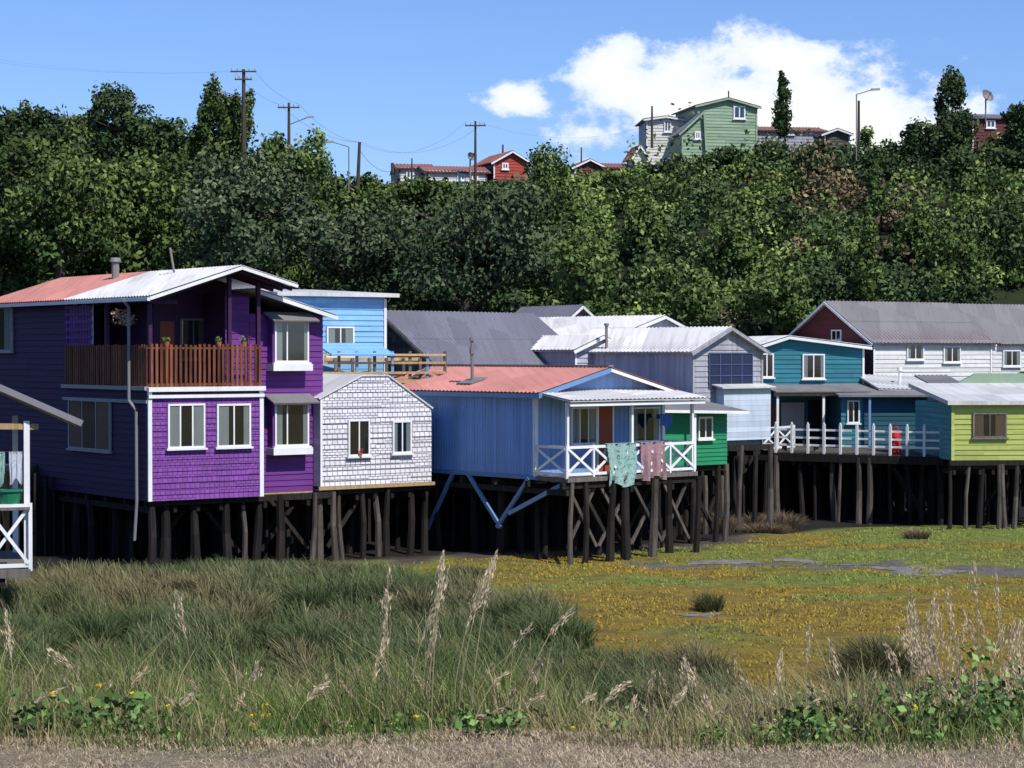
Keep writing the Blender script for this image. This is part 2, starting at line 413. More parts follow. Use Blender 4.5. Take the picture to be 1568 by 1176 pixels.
# ------------------------------------------------------------------ stilts
def stilts(H, fr, x0, x1, o0, o1, zt, nx, no, r=.13, lt=.35, braces=3):
    for j in range(no):
        for i in range(nx):
            xx = x0+(x1-x0)*i/max(1, nx-1)+random.uniform(-.28, .28); oo = o0+(o1-o0)*j/max(1, no-1)+random.uniform(-.15, .15)
            p = fr.p(xx, oo, zt); q = fr.p(xx+random.uniform(-.16, .16), oo+random.uniform(-.1, .1), 0)
            g = gz1(q[0], q[1]); rr = r*random.uniform(.6, 1.2)
            if g > zt-.2: continue
            P = H.p('stilts', 'stilt_lt' if (j == 0 and random.random() < .5) or random.random() < .02 else 'stilt')  # front row takes some lit timber, rows behind the shade-darkened one
            mid = ((p[0]+q[0])/2+random.uniform(-.07, .07), (p[1]+q[1])/2, (zt+g)/2)
            P.cyl((q[0], q[1], g-.4), mid, rr*1.2, rr, 7); P.cyl(mid, p, rr, rr*.85, 7)
    B = H.p('floor_beams', 'stilt')
    for j in range(no):
        oo = o0+(o1-o0)*j/max(1, no-1); B.beam(fr.p(x0-.2, oo, zt-.1), fr.p(x1+.2, oo, zt-.1), .14, .2)
    for i in range(nx):
        xx = x0+(x1-x0)*i/max(1, nx-1); B.beam(fr.p(xx, o0+.1, zt-.32), fr.p(xx, o1, zt-.32), .12, .18)
    for k in range(braces):
        xx = random.uniform(x0, x1-1.4); s = random.choice((0, 1)); oo = o0-random.random()*abs(o1-o0)*.3
        pa = fr.p(xx, oo, zt-.2); pb = fr.p(xx+1.4, oo, .4)
        if s: pa, pb = fr.p(xx+1.4, oo, zt-.2), fr.p(xx, oo, .4)
        H.p('braces', 'stilt').beam(pa, pb, .09, .12)
P = Part('added_dark_wall', None, M['stilt'])  # dark boards added behind the stilts to make the gaps read as shade
xx = -34.0
while xx < 34:
    ya, yb = float(shore(xx))-.35, float(shore(xx+.3))-.35; h = 2.9+random.uniform(-.25, .1)
    P.beam((xx+.13, (ya+yb)/2, -.3), (xx+.13+random.uniform(-.03, .03), (ya+yb)/2, h), .27, .08); xx += .3
P.build()

# ================================================================== PURPLE HOUSE
H = Obj('purple_stilt_house'); A = (X(228, 64), 64); Fm, Lm = frames(A[0], A[1], 36)
zf, zb = 2.24, 5.62; wb = Fm.reach(400); xr = Fm.reach(494, -.8)
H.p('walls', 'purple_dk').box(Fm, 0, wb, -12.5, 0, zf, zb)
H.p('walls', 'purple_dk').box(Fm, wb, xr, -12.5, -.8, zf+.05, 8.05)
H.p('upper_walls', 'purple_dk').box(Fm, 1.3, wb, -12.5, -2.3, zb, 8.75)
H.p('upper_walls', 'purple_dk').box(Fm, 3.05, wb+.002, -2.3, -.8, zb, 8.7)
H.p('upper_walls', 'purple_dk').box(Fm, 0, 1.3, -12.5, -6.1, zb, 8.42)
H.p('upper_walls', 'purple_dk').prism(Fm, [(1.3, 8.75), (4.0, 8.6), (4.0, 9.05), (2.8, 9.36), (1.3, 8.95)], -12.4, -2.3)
S = H.p('front_shingles', 'purple_sh'); S.siding(Fm, .05, wb-.05, zf, zb-.1, 0, .18)
S2 = H.p('siding', 'purple'); S2.siding(Fm, wb+.02, xr, zf+.05, 8.05, -.8, .19)
S2.siding(Fm, 3.05, wb, zb+.1, 8.6, -.8, .19)
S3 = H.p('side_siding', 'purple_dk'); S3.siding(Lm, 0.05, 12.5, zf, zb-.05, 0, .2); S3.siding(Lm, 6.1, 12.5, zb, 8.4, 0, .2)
T = H.p('corner_trim', 'white')
T.box(Fm, -.06, .07, .0, .07, zf, zb-.02); T.box(Fm, wb-.09, wb+.05, 0, .07, zf, zb-.02)
T.box(Fm, -.08, wb+.08, .0, .16, zb-.02, zb+.12); T.box(Fm, -.06, wb+.06, 0.01, .12, zb-.22, zb-.12)
T2 = H.p('deck_band', 'concrete'); T2.box(Lm, 0, 6.2, 0, .15, zb+.02, zb+.14); T2.box(Lm, 0, 6.2, 0, .10, zb-.38, zb-.28)
H.p('bottom_beam', 'plank').box(Fm, wb, xr, -.78, -.70, zf-.12, zf+.04)
def wu(fr, u0, u1, o=0): return fr.reach(u0, o), fr.reach(u1, o)
x0, x1 = wu(Fm, 255, 312); window(H, Fm, x0, x1, Z(686, 64.8), Z(618, 64.8), .03, mull=(.33, .66), open_l=.3)
x0, x1 = wu(Fm, 330, 382); window(H, Fm, x0, x1, Z(684, 65.8), Z(618, 65.8), .03, open_l=.34)
x1, x0 = wu(Lm, 108, 172); window(H, Lm, x0, x1, Z(692, 66), Z(613, 66), .03, mull=(.33, .66), cur='curtain2', frame='concrete', open_l=.3)
x1, x0 = Lm.reach(-20), Lm.reach(22); window(H, Lm, x0, x1, Z(538, 71), Z(468, 71), .03, frame='concrete')
for (v0, v1) in ((562, 492), (690, 617)):
    x0, x1 = wu(Fm, 416, 468, -.6); xa, xb = x0-.05, x1+.05
    za, zz = Z(v0, 67.6), Z(v1, 67.6)
    H.p('bay_box', 'purple').box(Fm, xa, xb, -.8, -.45, za-.1, zz+.15)
    window(H, Fm, x0, x1, za+.15, zz, -.45, mull=(.36,), cur='curtain', open_l=.2)
    H.p('window_frames', 'white').box(Fm, xa-.05, xb+.05, -.8, -.3, za-.12, za+.10)
    aw = H.p('awning', 'roof_mid'); aw.slab(Fm.p(xa-.15, -.1, zz+.02), Fm.p(xb+.2, -.1, zz+.02), Fm.p(xb+.2, -.8, zz+.3), Fm.p(xa-.15, -.8, zz+.3), .05)
x0, x1 = wu(Fm, 275, 315, -2.3); window(H, Fm, x0, x1, 6.6, 7.9, -2.3, cur='curtain2', frame='old_wall')
H.p('door', 'door').box(Fm, 1.5, 2.0, -2.3, -2.25, zb+.1, 7.8)
B = H.p('balcony_floor', 'old_wall'); B.box(Fm, .02, wb-.02, -6.1, -.01, zb+.003, zb+.10)
Rr = H.p('balcony_railing', 'rail_wood')
def slatrail(P, fr, x0, x1, z0, z1, o, sw=.085, gap=.16):
    P.box(fr, x0, x1, o-.03, o+.04, z1-.06, z1); P.box(fr, x0, x1, o-.02, o+.03, z0+.02, z0+.09)
    n = max(2, int((x1-x0)/gap))
    for i in range(n):
        c = x0+(i+.5)*(x1-x0)/n+random.uniform(-.012, .012); P.box(fr, c-sw/2, c+sw/2, o+.041, o+.065, z0-.02, z1+.08+random.uniform(-.02, .03))
slatrail(Rr, Fm, .0, wb, zb+.14, zb+1.35, .0); slatrail(Rr, Lm, 0, 6.1, zb+.14, zb+1.35, .0)
Ps = H.p('balcony_posts', 'purple_dk')
for xx, oo, zt in ((.06, -.06, 8.5), (2.8, -.06, 9.3), (wb-.08, -.06, 9.0), (.06, -3.1, 8.5), (.06, -6.05, 8.5)):
    Ps.box(Fm, xx-.06, xx+.06, oo-.06, oo+.06, zb+.1, zt)
Ps.box(Fm, .0, 1.0, -.1, -.02, 8.3, 8.42)
La = H.p('lattice', 'purple'); H.p('lattice_back', 'cl_grey').box(Lm, 4.1, 6.1, -.06, -.04, 7.0, 8.4)
for i in range(9):
    t = 4.2+i*.22
    La.box(Lm, t, t+.09, .0, .03, 7.0, 8.4)
for i in range(6):
    La.box(Lm, 4.1, 6.1, .032, .05, 7.0+i*.25, 7.1+i*.25)
ov = .7; EL, RD, ER = (-.3, 8.52), (2.85, 9.52), (4.85, 8.98)
def rf(part, a, b, o0, o1):
    part.corr(Fm.p(a[0], o0, a[1]), Fm.p(a[0], o1, a[1]), Fm.p(b[0], o1, b[1]), Fm.p(b[0], o0, b[1]), .2, .022)
rf(H.p('roof', 'roof_white'), EL, RD, ov, -5.6); rf(H.p('roof', 'roof_pink'), EL, RD, -5.6, -13)
rf(H.p('roof', 'roof_white'), ER, RD, ov, -13)
rf(H.p('roof', 'roof_white'), (xr+.25, 8.02), (wb-.05, 8.85), -.25, -12.5)
fa = H.p('fascia', 'white')
fa.beam(Fm.p(EL[0], ov, EL[1]-.08), Fm.p(RD[0], ov, RD[1]-.08), .04, .10); fa.beam(Fm.p(ER[0], ov, ER[1]-.08), Fm.p(RD[0], ov, RD[1]-.08), .04, .10)
fa.beam(Fm.p(EL[0]-.04, ov, EL[1]-.1), Fm.p(EL[0]-.04, -13, EL[1]-.1), .1, .1)
fa.beam(Fm.p(xr+.25, -.25, 7.92), Fm.p(wb, -.25, 8.75), .05, .12)
rfs = H.p('rafters', 'purple_dk')
for i in range(9): rfs.beam(Fm.p(EL[0]+.1, ov-.3-i*.75, EL[1]-.16), Fm.p(RD[0], ov-.3-i*.75, RD[1]-.16), .06, .12)
for i in range(3): rfs.beam(Fm.p(ER[0]-.05, ov-.3-i*.6, ER[1]-.16), Fm.p(RD[0], ov-.3-i*.6, RD[1]-.16), .06, .12)
fl = H.p('flue', 'flue'); q = Fm.p(2.2, -7.0, 9.3); fl.cyl(q, (q[0], q[1], 9.95), .13); fl.cyl((q[0], q[1], 9.88), (q[0], q[1], 10.02), .2, .17, 10)
q = Fm.p(2.4, -3.0, 9.3); fl.cyl(q, (q[0]-.15, q[1], 10.2), .04)
dp = H.p('downpipe', 'pipe')
pts = [Lm.p(.9, .42, 8.42), Lm.p(.9, .24, 8.2), Lm.p(.9, .24, zb-.3), Lm.p(.6, .14, zb-.6), Lm.p(.58, .14, 2.2), Lm.p(.7, .16, 1.0)]
for a_, b_ in zip(pts, pts[1:]): dp.cyl(a_, b_, .05)
stilts(H, Fm, .2, xr-.1, -.3, -7.5, zf+.02, 9, 6, .13, .35, 5)
fp = H.p('flower_pots', 'terracotta')
for xx in (.6, 2.4, 3.3):
    q = Fm.p(xx, .0, zb+1.36); fp.cyl(q, (q[0], q[1], q[2]+.16), .07, .1)
H.build()

# ================================================================== WHITE SHINGLE HOUSE
H = Obj('white_shingle_house'); Fw, Lw = frames(X(490, 68), 68, 38); W = Fw.reach(660); zf = 2.44
prof = [(0, 5.30), (W*.36, 6.02), (W*.60, 6.02), (W, 4.92)]
H.p('walls', 'white_wall').prism(Fw, [(0, zf), (W, zf)]+prof[::-1], -7, 0)
H.p('front_shingles', 'white_sh').siding(Fw, 0, W, zf, 6.05, 0, .17, prof)
T = H.p('trim', 'white'); T.box(Fw, -.02, .06, .01, .055, zf, 5.25)
H.p('roof', 'roof_white').slab(Fw.p(-.08, .06, 5.32), Fw.p(-.08, -7, 5.32), Fw.p(W*.36, -7, 6.07), Fw.p(W*.36, .06, 6.07), .05)
H.p('roof', 'roof_white').slab(Fw.p(W*.361, .06, 6.07), Fw.p(W*.361, -7, 6.07), Fw.p(W*.60, -7, 6.07), Fw.p(W*.60, .06, 6.07), .05)
H.p('roof', 'roof_white').slab(Fw.p(W+.06, .06, 4.94), Fw.p(W+.06, -7, 4.94), Fw.p(W*.601, -7, 6.07), Fw.p(W*.601, .06, 6.07), .05)
H.p('bottom_beam', 'plank').box(Fw, -.1, W+.1, .0, .09, zf-.12, zf-.01)
x0, x1 = wu(Fw, 531, 564); window(H, Fw, x0, x1, Z(698, 69), Z(642, 69), .035, cur=None)
x0, x1 = wu(Fw, 599, 628); window(H, Fw, x0, x1, Z(694, 70), Z(644, 70), .035, open_l=.22)
stilts(H, Fw, .1, W-.1, -.2, -6, zf-.1, 7, 5, .12, .3, 3)
q = Fw.p(Fw.reach(548), .12, Z(700, 69)); H.p('flower_pot', 'terracotta').cyl(q, (q[0], q[1], q[2]+.15), .06, .09)
H.build()

# ================================================================== BLUE HOUSE
H = Obj('blue_stilt_house'); Fb, Lb = frames(X(820, 68), 68, 41); W = 5.9; zf, ze = 2.8, 5.52; ZR = 6.32
prof = [(0, ze), (W/2, ZR-.06), (W, ze)]
H.p('walls', 'blue').prism(Fb, [(0, zf), (W, zf)]+prof[::-1], -8.6, 0)
sd = H.p('boards', 'blue')
for i in range(60): sd.box(Lb, .1+i*.142, .1+i*.142+.02, .0, .014, zf, ze-.02)
for i in range(30):
    x_ = .1+i*.195; sd.box(Fb, x_, x_+.02, 0, .014, zf, ze)
T = H.p('trim', 'white'); T.box(Lb, -.03, .08, .016, .05, zf, ze); T.box(Fb, -.05, .08, .016, .04, zf, ze); T.box(Fb, W-.1, W+.03, .016, .04, zf, ze)
H.p('skirt', 'blue_beam').box(Lb, -.02, 8.6, -.1, .03, zf-.14, zf-.004)
R = H.p('roof', 'roof_pink')
R.corr(Fb.p(-.25, .45, ze-.02), Fb.p(-.25, -8.9, ze-.02), Fb.p(W/2, -8.9, ZR), Fb.p(W/2, .45, ZR))
R.corr(Fb.p(W+.25, .45, ze-.02), Fb.p(W+.25, -8.9, ze-.02), Fb.p(W/2, -8.9, ZR), Fb.p(W/2, .45, ZR))
f_ = H.p('fascia', 'blue_beam'); f_.beam(Fb.p(-.27, .47, ze-.12), Fb.p(W/2, .47, ZR-.1), .04, .15)
H.p('fascia', 'white').beam(Fb.p(W+.27, .47, ze-.12), Fb.p(W/2, .47, ZR-.1), .04, .10)
f_.beam(Lb.p(-.5, .27, ze-.13), Lb.p(8.9, .27, ze-.13), .04, .14)
H.p('ridge_cap', 'roof_mid').beam(Fb.p(W/2, .47, ZR+.04), Fb.p(W/2, -8.9, ZR+.04), .22, .05)
pd = 1.5
aw = H.p('porch_roof', 'roof_white'); aw.corr(Fb.p(-.15, pd+.35, 5.28), Fb.p(W+.3, pd+.35, 5.28), Fb.p(W+.3, .05, 5.56), Fb.p(-.15, .05, 5.56), .2, .02)
H.p('porch_beam', 'white').box(Fb, -.1, W+.2, pd+.2, pd+.28, 5.08, 5.18)
H.p('porch_floor', 'old_wall').box(Fb, -.02, W+.05, .003, pd+.08, zf-.16, zf-.02)
po = H.p('porch_posts', 'white')
for xx in (.07, 2.95, W-.1): po.box(Fb, xx-.045, xx+.045, pd-.1, pd, zf, 5.2)
rl = H.p('porch_railing', 'white')
def xrail(P, fr, x0, x1, z0, z1, o, n, t=.07):
    P.box(fr, x0, x1, o-.03, o+.04, z1-.09, z1); P.box(fr, x0, x1, o-.02, o+.03, z0+.04, z0+.13)
    for i in range(n+1):
        c = x0+(x1-x0)*i/n; P.box(fr, c-t/2, c+t/2, o-.036, o+.046, z0-.05, z1+.02)
    for i in range(n):
        a_, b_ = x0+(x1-x0)*i/n+t/2, x0+(x1-x0)*(i+1)/n-t/2
        P.beam(fr.p(a_, o+.01, z0+.13), fr.p(b_, o+.01, z1-.09), .03, .08); P.beam(fr.p(a_, o+.043, z1-.09), fr.p(b_, o+.043, z0+.13), .03, .08)
xrail(rl, Fb, 0, W-.05, zf, zf+1.0, pd, 5)
xrail(rl, Fr(Fb.p(0, pd, 0)[0], Fb.p(0, pd, 0)[1], Lb.dx, Lb.do), 0, pd, zf, zf+1.0, 0, 1)
xrail(rl, Fr(Fb.p(W-.05, pd, 0)[0], Fb.p(W-.05, pd, 0)[1], Lb.dx, Lb.do), 0, pd, zf, zf+1.0, 0, 1)
x0, x1 = wu(Fb, 872, 912); window(H, Fb, x0, x1, 3.75, 5.0, .03, mull=(.33, .66), open_l=.3)
x0, x1 = wu(Fb, 915, 936); H.p('door', 'door').box(Fb, x0, x1, .02, .06, zf+.02, 5.0)
H.p('door_frame', 'white').box(Fb, x0-.08, x0-.002, .02, .07, zf, 5.08); H.p('door_frame', 'white').box(Fb, x1+.002, x1+.08, .02, .07, zf, 5.08); H.p('door_frame', 'white').box(Fb, x0, x1, .02, .07, 5.002, 5.08)
x0, x1 = wu(Fb, 962, 1008); window(H, Fb, x0, x1, 3.75, 4.95, .03, mull=(.5,), open_l=.25)
q = Fb.p(W*.14, -4.2, 5.7); fl = H.p('flue', 'flue'); fl.cyl(q, (q[0], q[1], 7.25), .06); fl.cyl((q[0], q[1], 6.75), (q[0], q[1], 6.98), .1); fl.cyl((q[0], q[1], 7.2), (q[0], q[1], 7.32), .1, .09)
H.p('flashing', 'roof_mid').slab(Fb.p(.45, -3.8, 5.76), Fb.p(.45, -4.6, 5.76), Fb.p(1.2, -4.6, 5.76+.2), Fb.p(1.2, -3.8, 5.76+.2), .03)
stilts(H, Fb, .05, W-.1, pd-.1, -7, zf-.18, 7, 6, .13, .4, 4)
bb = H.p('blue_braces', 'blue_beam')
for (a_, za, b_, zb_, o_) in ((.3, 2.7, 1.9, 1.0, .02), (3.4, 2.7, 1.7, 1.0, .02), (4.2, 2.7, 5.6, .7, .02)):
    bb.beam(Lb.p(a_, o_, za), Lb.p(b_, o_, zb_), .1, .12)
bb.beam(Fb.p(.1, pd-.2, 2.6), Fb.p(-.1, -1.2, 1.5), .1, .13)
br = H.p('cross_braces', 'stilt_lt')
for (a_, b_) in ((.2, 1.4), (1.6, 3.0), (3.1, 4.4), (4.5, 5.7)):
    br.beam(Fb.p(a_, pd-.1, 2.4), Fb.p(b_, pd-.1, .5), .07, .1); br.beam(Fb.p(b_, pd-.2, 2.4), Fb.p(a_, pd-.2, .5), .07, .1)
H.build()

def cloth(name, mat, fr, x0, x1, o, z1, z0, fold=.05, over=.4):
    P = Part(name, None, M[mat]); nx, nz = 24, 18; i0 = len(P.v)
    ph = random.random()*6
    def pt(i, j):
        t = i/nx; s = j/nz; x_ = x0+(x1-x0)*(t+.05*math.sin(5*s+ph)*s-(t-.5)*.12*s)
        d = fold*(.3+s)*math.sin(t*14+ph+1.5*s)+fold*.5*math.sin(t*31+s*3)
        return fr.p(x_, o+.05+d*.8, z1+(z0+.08*math.sin(t*7+ph)-z1)*s)
    for j in range(nz+1):
        for i in range(nx+1): P.v.append(pt(i, j))
    for j in range(nz):
        for i in range(nx):
            a_ = i0+j*(nx+1)+i; P.f.append((a_, a_+1, a_+nx+2, a_+nx+1))
    P.face([fr.p(x0, o+.06, z1), fr.p(x1, o+.06, z1), fr.p(x1, o-.08, z1+.012), fr.p(x0, o-.08, z1+.012)])
    P.face([fr.p(x0, o-.08, z1+.012), fr.p(x1, o-.08, z1+.012), fr.p(x1, o-.1, z1-over), fr.p(x0, o-.1, z1-over)])
    P.build(True)
x0, x1 = wu(Fb, 926, 970, pd); cloth('hanging_towel', 'cl_teal', Fb, x0, x1, pd+.06, zf+1.03, Z(744, 68), .09)
x0, x1 = wu(Fb, 978, 1016, pd); cloth('hanging_blanket', 'cl_pink', Fb, x0, x1, pd+.06, zf+1.03, Z(733, 69), .12)
x0, x1 = wu(Fb, 1008, 1028, .6); cloth('hanging_shirt', 'cl_blue', Fb, x0, x1, .6, Z(636, 70), Z(655, 70), .02, .15)

# ================================================================== generic simple house
def gable_house(name, u, d, deg, W, D, zf, ze, zr, wall, roof, side=None, ridge='depth', fascia='white', ov=.25, rx=.5):
    H = Obj(name); F_, L_ = frames(X(u, d), d, deg)
    if isinstance(W, str): W = F_.reach(float(W))
    H.F, H.L, H.W = F_, L_, W
    side = side or wall
    if ridge == 'depth':
        prof = [(0, ze), (W*rx, zr-.06), (W, ze)]
        H.p('walls', side).prism(F_, [(0, zf), (W, zf)]+prof[::-1], -D, 0)
        H.p('front_boards', wall).siding(F_, 0, W, zf, zr, 0, .2, prof)
        for s_ in (-ov, W+ov):
            zz = ze-(ov)*(zr-ze)/(W*(rx if s_ < 0 else 1-rx))
            H.p('roof', roof).corr(F_.p(s_, ov, zz), F_.p(s_, -D-ov, zz), F_.p(W*rx, -D-ov, zr), F_.p(W*rx, ov, zr), .22, .02)
            if fascia: H.p('fascia', fascia).beam(F_.p(s_, ov+.02, zz-.1), F_.p(W*rx, ov+.02, zr-.1), .04, .11)
    else:
        prof = [(0, ze), (D*rx, zr-.06), (D, ze)]
        H.p('walls', side).prism(L_, [(0, zf), (D, zf)]+prof[::-1], -W, 0)
        H.p('side_boards', side).siding(L_, 0, D, zf, zr, 0, .2, prof)
        H.p('front_boards', wall).siding(F_, 0, W, zf, ze-.03, 0, .2)
        for s_ in (-ov, D+ov):
            zz = ze-ov*(zr-ze)/(D*rx)
            H.p('roof', roof).corr(L_.p(s_, ov, zz), L_.p(s_, -W-ov, zz), L_.p(D*rx, -W-ov, zr), L_.p(D*rx, ov, zr), .22, .02)
            if fascia: H.p('fascia', fascia).beam(L_.p(s_, ov+.02, zz-.1), L_.p(D*rx, ov+.02, zr-.1), .04, .11)
    T = H.p('corner_trim', fascia or wall)
    T.box(F_, -.03, .06, .042, .065, zf, ze-.1); T.box(F_, W-.06, W+.03, .042, .065, zf, ze-.1)
    return H
def uwin(H, u0, u1, v0, v1, side=False, **k):
    f = H.L if side else H.F
    x0, x1 = f.reach(u0), f.reach(u1)
    if x0 > x1: x0, x1 = x1, x0
    d = f.p((x0+x1)/2, 0, 0)[1]
    k.setdefault('o', .03); window(H, f, x0, x1, Z(v1, d), Z(v0, d), **k)

H = Obj('light_blue_house'); F_, L_ = frames(X(430, 76), 76, 30); W = F_.reach(590)
H.p('walls', 'blue_lt').box(F_, 0, W, -7, 0, 3, 8.9); H.p('boards', 'blue_lt').siding(F_, 0, W, 3, 8.85, 0, .2)
H.p('roof', 'roof_white').slab(F_.p(-.3, .4, 9.0), F_.p(W+.4, .4, 9.0), F_.p(W+.4, -7.3, 9.35), F_.p(-.3, -7.3, 9.35), .14)
H.F, H.L = F_, L_; uwin(H, 499, 541, 500, 545); H.p('corner_trim', 'white').box(F_, W-.08, W+.03, .042, .065, 3, 8.8)
H.build()
H = Obj('timber_terrace'); F_, L_ = frames(X(492, 73), 73, 18); W = F_.reach(682)
H.p('deck', 'plank').box(F_, 0, W, -3.5, 0, 5.72, 5.85)
P = H.p('rails', 'plank')
for z_ in (6.05, 6.4, 6.68): P.box(F_, 0, W, -.02, .05, z_, z_+.08)
P.box(F_, 0, W, -3.5, -3.4, 6.5, 6.62)
for i in range(8):
    c = i*W/7; H.p('posts', 'old_wall' if i % 2 else 'blue_beam').box(F_, c-.05, c+.05, -.09, -.022, 2.8, 6.85)
    H.p('posts', 'old_wall').box(F_, c-.05, c+.05, -3.39, -3.3, 2.8, 6.6)
H.p('canopy', 'blue_lt').slab(F_.p(.3, .3, 6.75), F_.p(2.6, .3, 6.75), F_.p(2.6, -2.5, 7.15), F_.p(.3, -2.5, 7.15), .06)
H.p('lumber', 'plank').beam(F_.p(.6, .1, 5.95), F_.p(1.9, -.9, 6.1), .25, .1); H.p('lumber', 'plank').beam(F_.p(1.2, .1, 5.93), F_.p(3.1, -.5, 6.0), .2, .08)
H.p('lumber', 'old_wall').beam(F_.p(3.4, -.2, 5.9), F_.p(4.2, -1.2, 6.25), .2, .06)
H.build()
H = gable_house('grey_roof_house', 672, 79, 47, 8.2, 6.0, 3, 6.45, 8.45, 'old_wall', 'roof_grey', ridge='width', fascia='old_wall', ov=.35)
H.build()
H = gable_house('small_dark_house', 850, 93, 30, 2.6, 5, 3, 7.9, 8.95, 'old_wall', 'roof_grey', fascia='roof_white'); H.build()
H = gable_house('galvanised_roof_house', 928, 84, 40, 5.6, 7.5, 3, 7.4, 8.35, 'lilac_wall', 'roof_white', ov=.25, rx=.55); H.build()
H = gable_house('low_white_roof_house', 880, 82, 38, 2.6, 4, 3, 7.0, 7.5, 'lilac_wall', 'roof_white', ov=.25); H.build()
H = gable_house('grey_metal_house', 1060, 78, 38, '1166', 7.6, 2.9, 6.95, 7.8, 'grey_wall', 'roof_white', side='lilac_wall', fascia='grey_wall')
uF = H.F; x0, x1 = uF.reach(1084), uF.reach(1150)
H.p('big_window', 'navyglass').box(uF, x0, x1, .04, .07, Z(592, 79.3), Z(540, 79.3))
fmw = H.p('big_window_bars', 'navybar')
for i in range(5): c = x0+(x1-x0)*i/4; fmw.box(uF, c-.02, c+.02, .071, .09, Z(592, 79.3), Z(540, 79.3))
for i in range(4): c = Z(592, 79.3)+i*.42; fmw.box(uF, x0, x1, .091, .1, c-.018, c+.018)
H.p('lower_porch', 'pale_wall').box(uF, H.W*.32, H.W, .042, .5, 3.5, 5.5)
H.p('lower_roof', 'roof_white').slab(uF.p(H.W*.25, .7, 5.5), uF.p(H.W+.1, .7, 5.5), uF.p(H.W+.1, 0.05, 5.62), uF.p(H.W*.25, .05, 5.62), .05)
q = uF.p(H.W*.02, -5.0, 6.9); H.p('flue', 'flue').cyl(q, (q[0], q[1], 7.9), .06); H.p('flue', 'flue').cyl((q[0], q[1], 7.85), (q[0], q[1], 7.95), .1)
stilts(H, uF, .2, H.W, .4, -6, 3.3, 5, 4, .12, .4, 2)
H.build()
H = Obj('green_stilt_house'); F_, L_ = frames(X(1062, 74), 74, 38); W = F_.reach(1113); H.F, H.L = F_, L_
H.p('walls', 'green').box(F_, -2.2, W, -4, 0, 2.8, 4.75); H.p('boards', 'green').siding(F_, 0, W, 2.8, 4.7, 0, .15)
H.p('roof', 'roof_mid').slab(F_.p(-2.3, .6, 4.85), F_.p(W+.5, .6, 4.72), F_.p(W+.5, -4, 5.35), F_.p(-2.3, -4, 5.45), .09)
H.p('fascia', 'white').beam(F_.p(-2.3, .62, 4.78), F_.p(W+.5, .62, 4.66), .04, .1)
uwin(H, 1067, 1089, 638, 672, cur=None); H.p('porch_post', 'white').box(F_, -.45, -.33, .4, .5, 2.7, 4.75)
stilts(H, F_, 0, W, -.2, -4, 2.8, 4, 4, .11, .5, 2); H.build()
H = gable_house('teal_house', 1160, 92, 9, '1322', 7, 2.9, 7.12, 7.55, 'teal', 'roof_white', ov=.3, rx=.28)
uwin(H, 1163, 1184, 541, 578, cur=None); uwin(H, 1228, 1262, 542, 580, mull=(.5,), cur='curtain', open_l=.2)
F_ = H.F
H.p('porch_beam', 'plank').box(F_, -.1, H.W*.85, 2.9, 3.05, 4.95, 5.12)
H.p('porch_roof', 'roof_mid').slab(F_.p(-.1, 3.2, 5.16), F_.p(H.W*.85, 3.2, 5.16), F_.p(H.W*.85, .05, 5.4), F_.p(-.1, .05, 5.4), .05)
for c in (.0, H.W*.42, H.W*.83): H.p('porch_posts', 'white').box(F_, c, c+.1, 2.9, 3.0, 2.7, 4.95)
H.p('porch_panel', 'curtain').box(F_, 1.05, 2.1, .05, .1, 2.9, 4.6); H.p('porch_panel', 'door').box(F_, .3, 1.0, .05, .1, 2.9, 4.5)
H.p('porch_panel', 'dark').box(F_, 2.3, 3.3, .05, .09, 2.9, 4.7)  # dark sheet standing in for the unlit porch interior
H.build()
H = Obj('dark_teal_annex'); F_, L_ = frames(X(1288, 89), 89, 3); W = F_.reach(1420); H.F, H.L = F_, L_
H.p('walls', 'teal_dk').box(F_, 0, W, -4, 0, 2.7, 4.95); H.p('boards', 'teal').siding(F_, 0, W*.25, 2.7, 4.9, 0, .2); H.p('boards', 'teal_dk').siding(F_, W*.25, W, 2.7, 4.9, 0, .2)
H.p('roof', 'roof_mid').slab(F_.p(-.2, .5, 5.0), F_.p(W+.2, .5, 5.0), F_.p(W+.2, -4.2, 5.5), F_.p(-.2, -4.2, 5.5), .08)
uwin(H, 1297, 1316, 613, 648, cur=None); H.p('post', 'blue_beam').box(F_, 1.1, 1.2, .3, .4, 2.6, 5.0); H.build()
H = Obj('stilt_terrace'); x0_, y0_ = X(1164, 86), 86; x1_, y1_ = X(1442, 82), 82
ang = math.degrees(math.atan2(y1_-y0_, x1_-x0_)); F_, L_ = frames(x0_, y0_, ang); W = math.hypot(x1_-x0_, y1_-y0_)
H.p('deck', 'stilt_lt').hexa([F_.p(0, 0, 2.6), F_.p(W, 0, 2.6), (X(1442, 89.5), 89.5, 2.6), (X(1164, 92), 92, 2.6), F_.p(0, 0, 2.74), F_.p(W, 0, 2.74), (X(1442, 89.5), 89.5, 2.74), (X(1164, 92), 92, 2.74)])
H.p('edge_beam', 'stilt').box(F_, -.1, W+.1, .003, .1, 2.38, 2.7)
P = H.p('railing', 'white')
for z_ in (3.0, 3.3, 3.62): P.box(F_, 0, W, -.09, -.04, z_, z_+.08)
for i in range(12):
    c = i*W/11; P.box(F_, c-.05, c+.05, -.038, .03, 2.7, 3.9)
    P.beam(F_.p(c, .0, 3.9), F_.p(c, .0, 3.97), .06)
xrail(P, Fr(F_.p(0, 0, 0)[0], F_.p(0, 0, 0)[1], L_.dx, L_.do), 0, 3.5, 2.74, 3.7, 0, 2)
stilts(H, F_, .1, W-.1, -.1, -6, 2.6, 12, 4, .11, .45, 3)
H.p('bench', 'plank').box(F_, .5, 2.2, -1.2, -.8, 2.95, 3.02); H.p('bench', 'old_wall').box(F_, .6, .7, -1.15, -.85, 2.74, 2.95); H.p('bench', 'old_wall').box(F_, 2.0, 2.1, -1.15, -.85, 2.74, 2.95)
